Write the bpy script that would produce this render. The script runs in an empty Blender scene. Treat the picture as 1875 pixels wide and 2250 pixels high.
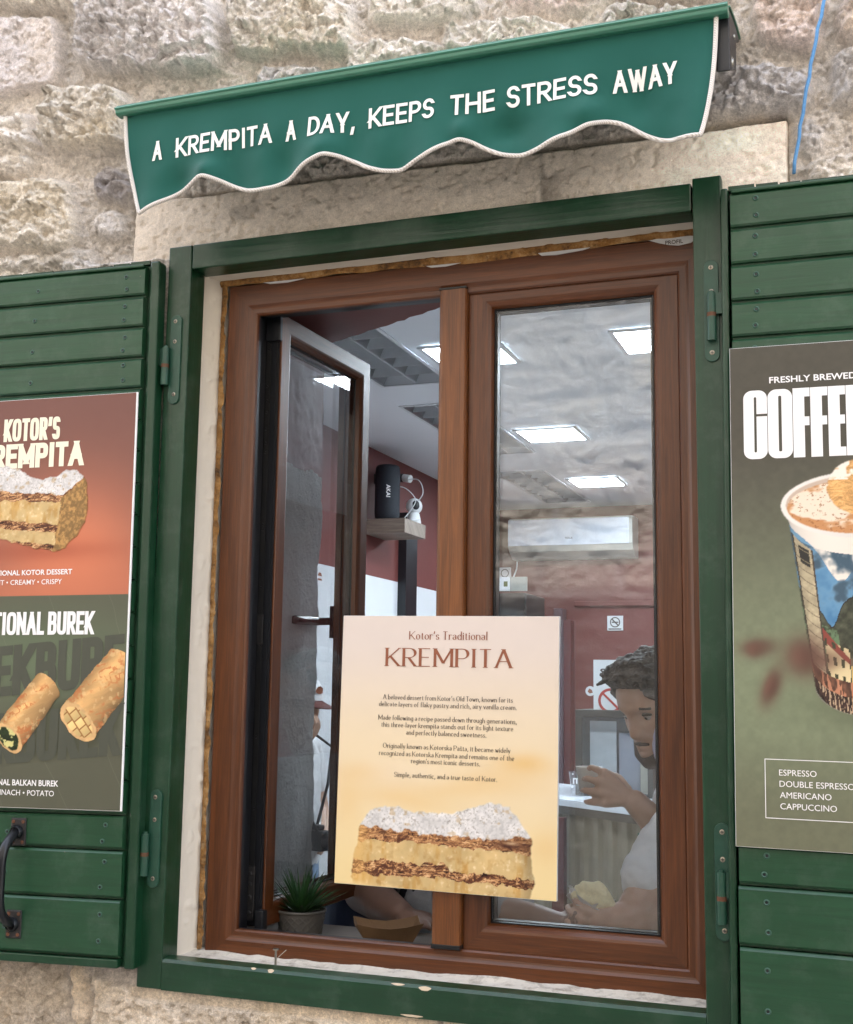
import bpy, bmesh, math, random
import numpy as np
from mathutils import Vector, Matrix
R = math.radians
random.seed(7)
SC = bpy.context.scene
COL = SC.collection

# ------------------------------------------------------------------ camera
cam = bpy.data.cameras.new('camera'); cam_o = bpy.data.objects.new('camera', cam); COL.objects.link(cam_o)
cam.sensor_fit = 'HORIZONTAL'; cam.sensor_width = 36.0; cam.lens = 36.0 * 2713.83 / 1875.0
cam.clip_start = 0.05; cam.clip_end = 500
_p, _y, _r = R(8.1312), R(20.0651), R(0.8172)
_F = Vector((-math.sin(_y) * math.cos(_p), math.cos(_y) * math.cos(_p), math.sin(_p)))
_Rt = Vector((math.cos(_y), math.sin(_y), 0)); _U = _Rt.cross(_F)
_R2 = _Rt * math.cos(_r) + _U * math.sin(_r); _U2 = _U * math.cos(_r) - _Rt * math.sin(_r)
_M = Matrix((_R2, _U2, -_F)).transposed().to_4x4(); _M.translation = Vector((1.3222, -2.0768, 1.6015))
cam_o.matrix_world = _M
SC.camera = cam_o
# ------------------------------------------------------------------ sky, sun, exposure
SUN_EL, SUN_AZ = R(60), R(8)          # the sun stands behind this house and lights the house across the lane
w = bpy.data.worlds.new('World'); SC.world = w; w.use_nodes = True
nt = w.node_tree; bg = nt.nodes['Background']
sky = nt.nodes.new('ShaderNodeTexSky'); sky.sky_type = 'NISHITA'; sky.sun_disc = False
sky.sun_elevation = SUN_EL; sky.sun_rotation = SUN_AZ; sky.air_density = 1.0; sky.dust_density = 2.0; sky.ozone_density = 0.6
hs = nt.nodes.new('ShaderNodeHueSaturation'); hs.inputs['Saturation'].default_value = .45; nt.links.new(sky.outputs[0], hs.inputs['Color']); nt.links.new(hs.outputs[0], bg.inputs[0]); bg.inputs[1].default_value = 0.15
sl = bpy.data.lights.new('sun', 'SUN'); sl.energy = 2.4; sl.angle = R(0.5); sl.color = (1.0, 0.97, 0.93)
so = bpy.data.objects.new('sun', sl); COL.objects.link(so)
_sd = Vector((math.sin(SUN_AZ) * math.cos(SUN_EL), math.cos(SUN_AZ) * math.cos(SUN_EL), math.sin(SUN_EL)))
so.rotation_euler = _sd.to_track_quat('Z', 'Y').to_euler(); so.location = (0, 4, 14)
SC.view_settings.view_transform = 'Standard'; SC.view_settings.look = 'None'
SC.view_settings.gamma = 1.0; SC.view_settings.use_curve_mapping = False
SC.view_settings.exposure = 3.02
SC.cycles.use_denoising = True
SC.cycles.max_bounces = 10; SC.cycles.transparent_max_bounces = 16; SC.cycles.sample_clamp_indirect = 6.0

# ------------------------------------------------------------------ noise (numpy)
def _h(ix, iy, s):
    h = (ix.astype(np.int64) * 374761393 + iy.astype(np.int64) * 668265263 + s * 1274126177) & 0xffffffff
    h = ((h ^ (h >> 13)) * 1274126177) & 0xffffffff
    return ((h ^ (h >> 16)) & 0xffffff) / float(0xffffff)
def vn(x, y, s=0):
    ix = np.floor(x); iy = np.floor(y); fx = x - ix; fy = y - iy
    fx = fx * fx * fx * (fx * (fx * 6 - 15) + 10); fy = fy * fy * fy * (fy * (fy * 6 - 15) + 10)
    a = _h(ix, iy, s); b = _h(ix + 1, iy, s); c = _h(ix, iy + 1, s); d = _h(ix + 1, iy + 1, s)
    return (a * (1 - fx) + b * fx) * (1 - fy) + (c * (1 - fx) + d * fx) * fy
def fbm(x, y, s=0, o=4, g=.5):
    v = 0; a = 1; t = 0
    for i in range(o):
        v = v + a * vn(x * 2 ** i + 17.3 * i, y * 2 ** i - 9.1 * i, s + i); t += a; a *= g
    return v / t
def rid(x, y, s=0, o=4, g=.55):
    v = 0; a = 1; t = 0
    for i in range(o):
        v = v + a * (1 - np.abs(2 * vn(x * 2 ** i + 5.7 * i, y * 2 ** i + 3.3 * i, s + i) - 1)); t += a; a *= g
    return v / t
def ss(a, b, x):
    t = np.clip((x - a) / (b - a), 0, 1); return t * t * (3 - 2 * t)
def lin(c):
    c = np.asarray(c, float) / 255.0
    return np.where(c <= .04045, c / 12.92, ((c + .055) / 1.055) ** 2.4)
def lt(c): return tuple(lin(c))

def worley(x, y, s):
    ix, iy = np.floor(x), np.floor(y); f1 = np.full(x.shape, 9.0); f2 = f1.copy(); pl = np.zeros(x.shape)
    for dx in (-1, 0, 1):
        for dy in (-1, 0, 1):
            cx, cy = ix + dx, iy + dy; px, py = cx + _h(cx, cy, s), cy + _h(cx, cy, s + 7); d = np.hypot(x - px, y - py)
            h = _h(cx, cy, s + 11) - .5 + 1.3 * ((_h(cx, cy, s + 13) - .5) * (x - px) + (_h(cx, cy, s + 17) - .5) * (y - py))
            n = d < f1; f2 = np.where(n, f1, np.minimum(f2, d)); pl = np.where(n, h, pl); f1 = np.where(n, d, f1)
    return f1, f2, pl
# ------------------------------------------------------------------ materials
class NB:
    def __init__(s, name):
        s.m = bpy.data.materials.new(name); s.m.use_nodes = True; s.t = s.m.node_tree
        s.b = s.t.nodes['Principled BSDF']; s.out = s.t.nodes['Material Output']
    def n(s, t, **k):
        x = s.t.nodes.new('ShaderNode' + t)
        for a, v in k.items(): setattr(x, a, v)
        return x
    def l(s, a, b): s.t.links.new(a, b)
    def coord(s, kind='Object', scale=(1, 1, 1), rot=(0, 0, 0)):
        if kind == 'grain':
            c = s.n('UVMap'); o = c.outputs[0]
        else:
            c = s.n('TexCoord'); o = c.outputs[kind]
        mp = s.n('Mapping'); mp.inputs['Scale'].default_value = scale; mp.inputs['Rotation'].default_value = rot
        s.l(o, mp.inputs[0]); return mp.outputs[0]
    def noise(s, co, scale, detail=4, rough=.55, dist=0):
        x = s.n('TexNoise'); x.inputs['Scale'].default_value = scale; x.inputs['Detail'].default_value = detail
        x.inputs['Roughness'].default_value = rough; x.inputs['Distortion'].default_value = dist
        s.l(co, x.inputs['Vector']); return x.outputs['Fac']
    def ramp(s, f, stops):
        x = s.n('ValToRGB'); e = x.color_ramp.elements
        while len(e) < len(stops): e.new(.5)
        for i, (p, c) in enumerate(stops):
            e[i].position = p; e[i].color = (*c, 1) if len(c) == 3 else c
        s.l(f, x.inputs[0]); return x.outputs[0]
    def mix(s, f, a, b, mode='MIX'):
        x = s.n('Mix', data_type='RGBA', blend_type=mode)
        for v, i in ((f, 0), (a, 6), (b, 7)):
            if isinstance(v, (int, float)): x.inputs[i].default_value = v
            elif isinstance(v, tuple): x.inputs[i].default_value = (*v, 1)
            else: s.l(v, x.inputs[i])
        return x.outputs[2]
    def math(s, op, a, b=None):
        x = s.n('Math', operation=op)
        for v, i in ((a, 0), (b, 1)):
            if v is None: continue
            if isinstance(v, (int, float)): x.inputs[i].default_value = v
            else: s.l(v, x.inputs[i])
        return x.outputs[0]
    def bump(s, h, strength, dist, prev=None):
        x = s.n('Bump'); x.inputs['Strength'].default_value = strength; x.inputs['Distance'].default_value = dist
        s.l(h, x.inputs['Height'])
        if prev is not None: s.l(prev, x.inputs['Normal'])
        return x.outputs[0]
    def col(s, c):
        if isinstance(c, tuple): s.b.inputs['Base Color'].default_value = (*c, 1)
        else: s.l(c, s.b.inputs['Base Color'])
    def set(s, **k):
        for a, v in k.items():
            i = s.b.inputs[a.replace('_', ' ')]
            if isinstance(v, (int, float)): i.default_value = v
            else: s.l(v, i)
        return s
    def nor(s, v): s.l(v, s.b.inputs['Normal'])

def plain(name, c, rough=.5, metal=0, var=.12, scale=30, bump=0, bscale=200, spec=None, coat=0):
    k = NB(name); co = k.coord()
    f = k.noise(co, scale, 4)
    k.col(k.mix(f, tuple(x * (1 - var) for x in c), tuple(min(1, x * (1 + var)) for x in c)))
    k.set(Roughness=rough, Metallic=metal)
    if spec is not None: k.set(**{'Specular_IOR_Level': spec})
    if coat: k.set(Coat_Weight=coat, Coat_Roughness=.15)
    if bump: k.nor(k.bump(k.noise(co, bscale, 3), bump, .002))
    return k.m
def painted_wood(name, c, rough=.36):
    k = NB(name); g = k.coord('grain', (5, 95, 1)); g2 = k.coord('grain', (2.2, 26, 1)); o = k.coord()
    n1 = k.noise(g, 1.0, 5, .6, .6); n2 = k.noise(g2, 1.0, 3, .5, 1.2); n3 = k.noise(o, 6, 5)
    base = k.mix(k.ramp(n3, [(.3, (0, 0, 0)), (.75, (1, 1, 1))]), tuple(x * .82 for x in c), tuple(x * 1.15 for x in c))
    base = k.mix(k.ramp(n1, [(.35, (1, 1, 1)), (.6, (0, 0, 0))]), base, tuple(x * .78 for x in c))
    chip = k.ramp(k.noise(o, 55, 6, .65), [(.728, (0, 0, 0)), (.748, (1, 1, 1))])
    base = k.mix(k.math('MULTIPLY', chip, .55), base, (.16, .13, .10))
    dust = k.ramp(k.noise(o, 14, 8, .7), [(.5, (0, 0, 0)), (.8, (1, 1, 1))])
    base = k.mix(k.math('MULTIPLY', dust, .18), base, (.2, .24, .2))
    k.col(base)
    k.set(Roughness=k.math('ADD', k.math('MULTIPLY', n3, .22), rough - .1))
    b = k.bump(n1, .35, .0012); k.nor(k.bump(n2, .4, .002, b)); return k.m
def grain_pvc(name, a, b_, rough=.34):
    k = NB(name); g = k.coord('grain', (4.5, 120, 1)); g2 = k.coord('grain', (1.6, 22, 1)); g3 = k.coord('grain', (16, 420, 1))
    n1 = k.noise(g, 1, 6, .65, .8); n2 = k.noise(g2, 1, 4, .5, 2.2); n3 = k.noise(g3, 1, 3)
    c = k.mix(k.ramp(n2, [(.3, (0, 0, 0)), (.7, (1, 1, 1))]), a, b_)
    c = k.mix(k.ramp(n1, [(.38, (.5, .5, .5)), (.6, (0, 0, 0))]), c, tuple(x * .5 for x in a))
    c = k.mix(k.math('MULTIPLY', k.ramp(n3, [(.5, (0, 0, 0)), (.75, (1, 1, 1))]), .35), c, tuple(min(1, x * 1.5) for x in b_))
    k.col(c); k.set(Roughness=rough)
    k.nor(k.bump(n3, .25, .0006, k.bump(n1, .3, .0008))); return k.m
def attr_mat(name, rough=.5, bump=None, coat=0, spec=.5, grain=0):
    k = NB(name); a = k.n('Attribute', attribute_name='Col'); c = a.outputs['Color']; o = k.coord()
    if grain:
        for sc_, am in ((150, grain), (420, grain), (40, grain * .6)): c = k.mix(1.0, c, k.ramp(k.noise(o, sc_, 5, .7), [(.34, (1 - am,) * 3), (.66, (1 + am,) * 3)]), 'MULTIPLY')
    k.col(c); k.set(Roughness=rough, Specular_IOR_Level=spec)
    if coat: k.set(Coat_Weight=coat, Coat_Roughness=.2)
    if bump:
        b = None
        for sc_, st, ds in bump: b = k.bump(k.noise(o, sc_, 6, .62), st, ds, b)
        k.nor(b)
    return k.m
def glass_mat(name, tint, f0):
    k = NB(name); t = k.t
    for x in list(t.nodes):
        if x != k.out: t.nodes.remove(x)
    tr = k.n('BsdfTransparent'); tr.inputs[0].default_value = (*tint, 1)
    gl = k.n('BsdfGlossy'); gl.inputs['Roughness'].default_value = 0.012; gl.inputs[0].default_value = (1, 1, 1, 1)
    df = k.n('BsdfDiffuse'); df.inputs[0].default_value = (.6, .6, .6, 1)
    g = k.n('NewGeometry'); d = k.n('VectorMath', operation='DOT_PRODUCT'); k.l(g.outputs['Normal'], d.inputs[0]); k.l(g.outputs['Incoming'], d.inputs[1])
    c = k.math('SUBTRACT', 1.0, k.math('ABSOLUTE', d.outputs['Value']))
    f = k.math('ADD', k.math('MULTIPLY', k.math('POWER', c, 5.0), 1 - f0), f0)
    o = k.coord()
    wob = k.noise(k.coord('Object', (1, 1, 1)), 9, 2)
    nb = k.bump(wob, .02, .001); k.l(nb, gl.inputs['Normal'])
    m = k.n('MixShader'); k.l(f, m.inputs[0]); k.l(tr.outputs[0], m.inputs[1]); k.l(gl.outputs[0], m.inputs[2])
    sp = k.ramp(k.noise(o, 420, 2, .5), [(.70, (0, 0, 0)), (.78, (1, 1, 1))])
    sm = k.noise(o, 7, 5, .6)
    dust = k.math('ADD', k.math('MULTIPLY', k.math('MULTIPLY', sp, sm), .35), k.math('MULTIPLY', sm, .008))
    m2 = k.n('MixShader'); k.l(dust, m2.inputs[0]); k.l(m.outputs[0], m2.inputs[1]); k.l(df.outputs[0], m2.inputs[2])
    k.l(m2.outputs[0], k.out.inputs['Surface']); return k.m
def emit_mat(name, c, s):
    k = NB(name); k.col(c); k.b.inputs['Emission Color'].default_value = (*c, 1); k.set(Emission_Strength=s); return k.m

M = {}
M['shutter_green'] = painted_wood('shutter green paint', (.0115, .061, .0255))
M['casing_green'] = painted_wood('casing green paint', (.0052, .041, .0165), .32)
M['hinge_green'] = plain('painted hinge steel', (.013, .058, .036), .38, 0, .3, 40, .3, 120)
M['screw'] = plain('bare screw', (.30, .27, .22), .35, .8)
M['screw_green'] = plain('painted screw', (.02, .07, .045), .4)
M['rust'] = plain('rusty iron', (.13, .05, .025), .8, .2, .4, 60, .5)
M['iron'] = plain('black iron', (.012, .013, .016), .32, .3, .3, 40)
M['plate_iron'] = plain('dull iron plate', (.035, .033, .033), .5, .5, .4, 80, .4)
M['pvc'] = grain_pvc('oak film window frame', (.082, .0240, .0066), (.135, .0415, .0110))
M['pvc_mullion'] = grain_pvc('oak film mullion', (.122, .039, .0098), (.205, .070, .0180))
M['gasket'] = plain('black gasket', (.006, .006, .007), .35)
M['metal'] = plain('zinc hardware', (.32, .31, .28), .3, .9, .2)
M['glass'] = glass_mat('window glass', (.965, .98, .985), .058)
M['glass_clear'] = glass_mat('open sash glass', (.96, .97, .975), .14)
M['plaster'] = plain('white plaster', (.66, .605, .52), .85, 0, .06, 9, .35, 60)
k = NB('expanding foam'); o = k.coord(); k.col(k.mix(k.ramp(k.noise(o, 120, 5, .7), [(.35, (0, 0, 0)), (.65, (1, 1, 1))]), k.ramp(k.noise(o, 26, 6, .7), [(.36, (.05, .028, .014)), (.47, (.27, .125, .03)), (.60, (.46, .25, .085))]), k.ramp(k.noise(o, 34, 6, .7), [(.38, (.10, .05, .02)), (.5, (.36, .17, .045)), (.62, (.56, .36, .17))]))); k.set(Roughness=.92); k.nor(k.bump(k.noise(o, 140, 6, .7), 1.0, .006)); M['foam'] = k.m
M['film'] = plain('torn film', (.55, .55, .55), .5)
M['rock'] = attr_mat('limestone', .92, [(75, .6, .010), (190, .7, .0045), (480, .7, .0026)], spec=.2, grain=.21)
M['rock_smooth'] = attr_mat('dressed limestone', .9, [(40, .35, .005), (150, .5, .003), (420, .5, .0018)], spec=.2, grain=.14)
M['plain_rock'] = plain('upper masonry', (.44, .40, .34), .95, 0, .25, 3, .8, 12)
M['awn'] = None
k = NB('awning canvas'); o = k.coord(); wv = k.n('TexWave', wave_type='BANDS', bands_direction='X'); wv.inputs['Scale'].default_value = 420; k.l(o, wv.inputs[0])
wv2 = k.n('TexWave', wave_type='BANDS', bands_direction='Z'); wv2.inputs['Scale'].default_value = 420; k.l(o, wv2.inputs[0])
k.col(k.mix(k.noise(o, 5, 4), (.006, .078, .060), (.009, .100, .078))); k.set(Roughness=.8, Sheen_Weight=.15, Specular_IOR_Level=.25)
k.nor(k.bump(k.math('ADD', wv.outputs['Fac'], wv2.outputs['Fac']), .15, .0006)); M['awn'] = k.m
M['rail'] = plain('green coated aluminium', (.036, .17, .11), .32, .0, .08, 12, coat=.3)
k = NB('white braid'); o = k.coord(); wv = k.n('TexWave', wave_type='BANDS', bands_direction='DIAGONAL'); wv.inputs['Scale'].default_value = 130; wv.inputs['Distortion'].default_value = 1.0; k.l(o, wv.inputs[0])
k.col(k.mix(wv.outputs['Fac'], (.60, .54, .50), (.80, .76, .72))); k.set(Roughness=.8); k.nor(k.bump(wv.outputs['Fac'], .6, .0015)); M['braid'] = k.m
M['white_letter'] = plain('white vinyl letters', (.80, .80, .76), .6, 0, .03)
M['cream_letter'] = plain('cream ink', (.86, .79, .62), .5, 0, .02)
M['white_ink'] = plain('white ink', (.86, .84, .84), .5, 0, .02)
M['ghost_ink'] = plain('dark olive ink', (.062, .066, .046), .5, 0, .02)
M['brown_ink'] = plain('terracotta ink', (.27, .085, .040), .5, 0, .02)
M['dark_ink'] = plain('dark brown ink', (.065, .045, .035), .5, 0, .02)
M['print'] = attr_mat('printed picture', .42, spec=.35)
M['board_white'] = plain('white foam board', (.85, .85, .86), .5, 0, .02)
M['black_plastic'] = plain('black plastic', (.010, .011, .014), .38)
M['rope'] = plain('blue rope', (.10, .28, .55), .7, 0, .3, 180, .5, 300)

# ------------------------------------------------------------------ objects and mesh building
def tag(o, label=None, cat=None, group=None, kind=None):
    if label: o['label'] = label
    if cat: o['category'] = cat
    if group: o['group'] = group
    if kind: o['kind'] = kind
    return o
def empty(name, loc, label, cat, group=None, rz=0.0, ry=0.0):
    o = bpy.data.objects.new(name, None); COL.objects.link(o); o.location = loc; o.rotation_euler = (0, ry, rz); o.empty_display_size = .05
    return tag(o, label, cat, group)
class MB:
    def __init__(s): s.v = []; s.f = []; s.uv = []; s.mi = []
    def add(s, vs, fs, uvs=None, mi=0):
        b = len(s.v); s.v += [tuple(p) for p in vs]
        for i, f in enumerate(fs):
            s.f.append([b + j for j in f]); s.mi.append(mi)
            if uvs is not None: s.uv.append([uvs[j] for j in f])
            else: s.uv.append([(vs[j][0], vs[j][1] + vs[j][2]) for j in f])
        return s
    def box(s, x0, x1, y0, y1, z0, z1, mi=0, ax=None, jit=0):
        vs = [(x, y, z) for z in (z0, z1) for y in (y0, y1) for x in (x0, x1)]
        d = (x1 - x0, y1 - y0, z1 - z0); a = d.index(max(d)) if ax is None else ax; o = [i for i in range(3) if i != a]
        sh = random.random() * 9
        uv = [(p[a] + sh, p[o[0]] + p[o[1]] + sh) for p in vs]
        return s.add(vs, [(0, 2, 3, 1), (4, 5, 7, 6), (0, 1, 5, 4), (2, 6, 7, 3), (0, 4, 6, 2), (1, 3, 7, 5)], uv, mi)
    def tube(s, pts, r, n=10, mi=0, cap=True, closed=False):
        pts = [Vector(p) for p in pts]; m = len(pts); rs = r if hasattr(r, '__len__') else [r] * m
        up = Vector((0, 0, 1)); rings = []; L = 0; uv = []
        t0 = (pts[1] - pts[0]).normalized()
        nrm = t0.cross(up); nrm = t0.cross(Vector((1, 0, 0))) if nrm.length < .1 else nrm; nrm.normalize()
        for i in range(m):
            t = ((pts[(i + 1) % m] if (i + 1 < m or closed) else pts[i]) - (pts[i - 1] if (i > 0 or closed) else pts[i])).normalized()
            nrm = (nrm - t * nrm.dot(t)).normalized(); bn = t.cross(nrm)
            if i: L += (pts[i] - pts[i - 1]).length
            for j in range(n):
                a = 2 * math.pi * j / n
                rings.append(pts[i] + (nrm * math.cos(a) + bn * math.sin(a)) * rs[i]); uv.append((L, a * rs[i]))
        fs = []
        for i in range(m if closed else m - 1):
            i2 = (i + 1) % m
            for j in range(n): fs.append((i * n + j, i * n + (j + 1) % n, i2 * n + (j + 1) % n, i2 * n + j))
        if cap and not closed: fs += [tuple(reversed(range(n))), tuple(range((m - 1) * n, m * n))]
        return s.add(rings, fs, uv, mi)
    def lathe(s, prof, c=(0, 0, 0), n=32, mi=0, ax=2, fn=None, caps=(False, False)):
        vs = []; uv = []
        for i, (r, h) in enumerate(prof):
            for j in range(n):
                a = 2 * math.pi * j / n; rr = r + (fn(a, h, i) if fn else 0)
                p = (rr * math.cos(a), rr * math.sin(a), h)
                if ax == 1: p = (p[0], h, -p[1])
                if ax == 0: p = (h, p[0], p[1])
                vs.append((c[0] + p[0], c[1] + p[1], c[2] + p[2])); uv.append((a * .1, h))
        fs = [(i * n + j, i * n + (j + 1) % n, (i + 1) * n + (j + 1) % n, (i + 1) * n + j) for i in range(len(prof) - 1) for j in range(n)]
        if caps[0]: fs.append(tuple(reversed(range(n))))
        if caps[1]: fs.append(tuple(range((len(prof) - 1) * n, len(prof) * n)))
        return s.add(vs, fs, uv, mi)
    def prism(s, poly, y0, y1, mi=0):      # polygon in XZ, thickness in Y
        n = len(poly); vs = [(x, y0, z) for x, z in poly] + [(x, y1, z) for x, z in poly]
        return s.add(vs, [tuple(range(n)), tuple(reversed(range(n, 2 * n)))] + [(i, i + n, (i + 1) % n + n, (i + 1) % n) for i in range(n)], None, mi)
    def slab(s, poly, z0, z1, mi=0):       # polygon in XY, thickness in Z
        n = len(poly); vs = [(x, y, z0) for x, y in poly] + [(x, y, z1) for x, y in poly]
        return s.add(vs, [tuple(reversed(range(n))), tuple(range(n, 2 * n))] + [(i, (i + 1) % n, (i + 1) % n + n, i + n) for i in range(n)], None, mi)
    def ring(s, x0, x1, z0, z1, prof, mi=0):  # mitred rectangular frame; prof = (inset, y)
        for side in range(4):
            vs = []; uv = []; arc = 0
            for i, (d, y) in enumerate(prof):
                if i: arc += math.hypot(d - prof[i - 1][0], y - prof[i - 1][1])
                c = [(x0 + d, z0 + d), (x1 - d, z0 + d), (x1 - d, z1 - d), (x0 + d, z1 - d)]
                for q in (c[side], c[(side + 1) % 4]):
                    vs.append((q[0], y, q[1])); uv.append(((q[0] if side % 2 == 0 else q[1]) + side * 3.1, arc + side * 1.7))
            s.add(vs, [(2 * i, 2 * i + 1, 2 * i + 3, 2 * i + 2) for i in range(len(prof) - 1)], uv, mi)
        return s
    def build(s, name, mat, parent=None, smooth=False, bevel=0, recalc=True, label=None, kind=None):
        me = bpy.data.meshes.new(name); me.from_pydata(s.v, [], s.f)
        ul = me.uv_layers.new(name='grain'); flat = [c for f in s.uv for q in f for c in q]; ul.data.foreach_set('uv', flat)
        for m_ in (mat if isinstance(mat, (list, tuple)) else [mat]): me.materials.append(m_)
        me.polygons.foreach_set('material_index', s.mi)
        if recalc:
            bm = bmesh.new(); bm.from_mesh(me); bmesh.ops.recalc_face_normals(bm, faces=bm.faces); bm.to_mesh(me); bm.free()
        if smooth: me.polygons.foreach_set('use_smooth', [True] * len(me.polygons))
        o = bpy.data.objects.new(name, me); COL.objects.link(o)
        if parent is not None: o.parent = parent
        if bevel:
            b = o.modifiers.new('bevel', 'BEVEL'); b.width = bevel; b.segments = 2; b.limit_method = 'ANGLE'; b.angle_limit = R(40)
        if label: o['label'] = label
        if kind: o['kind'] = kind
        return o
def grid_obj(name, X, Y, Z, mat, parent=None, colour=None, mask=None, smooth=True, uv=None):
    """regular grid surface; arrays shaped (rows, cols)"""
    r, c = X.shape; me = bpy.data.meshes.new(name)
    co = np.stack([X, Y, Z], -1).reshape(-1, 3).astype(np.float32)
    idx = np.arange(r * c).reshape(r, c)
    q = np.stack([idx[:-1, :-1], idx[:-1, 1:], idx[1:, 1:], idx[1:, :-1]], -1)
    q = q[mask] if mask is not None else q.reshape(-1, 4)
    q = q.reshape(-1, 4).astype(np.int32)
    used = np.zeros(r * c, bool); used[q.ravel()] = True; remap = np.cumsum(used) - 1
    co = co[used]; q = remap[q].astype(np.int32)
    me.vertices.add(len(co)); me.vertices.foreach_set('co', co.ravel())
    me.loops.add(q.size); me.loops.foreach_set('vertex_index', q.ravel())
    me.polygons.add(len(q)); me.polygons.foreach_set('loop_start', np.arange(0, q.size, 4, dtype=np.int32)); me.polygons.foreach_set('loop_total', np.full(len(q), 4, np.int32))
    me.polygons.foreach_set('use_smooth', np.full(len(q), smooth))
    me.update(calc_edges=True)
    if colour is not None:
        a = me.color_attributes.new('Col', 'FLOAT_COLOR', 'POINT'); cc = colour.reshape(-1, 3)[used]
        a.data.foreach_set('color', np.concatenate([cc, np.ones((len(cc), 1))], 1).astype(np.float32).ravel())
    me.materials.append(mat); o = bpy.data.objects.new(name, me); COL.objects.link(o)
    if parent is not None: o.parent = parent
    return o

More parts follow.
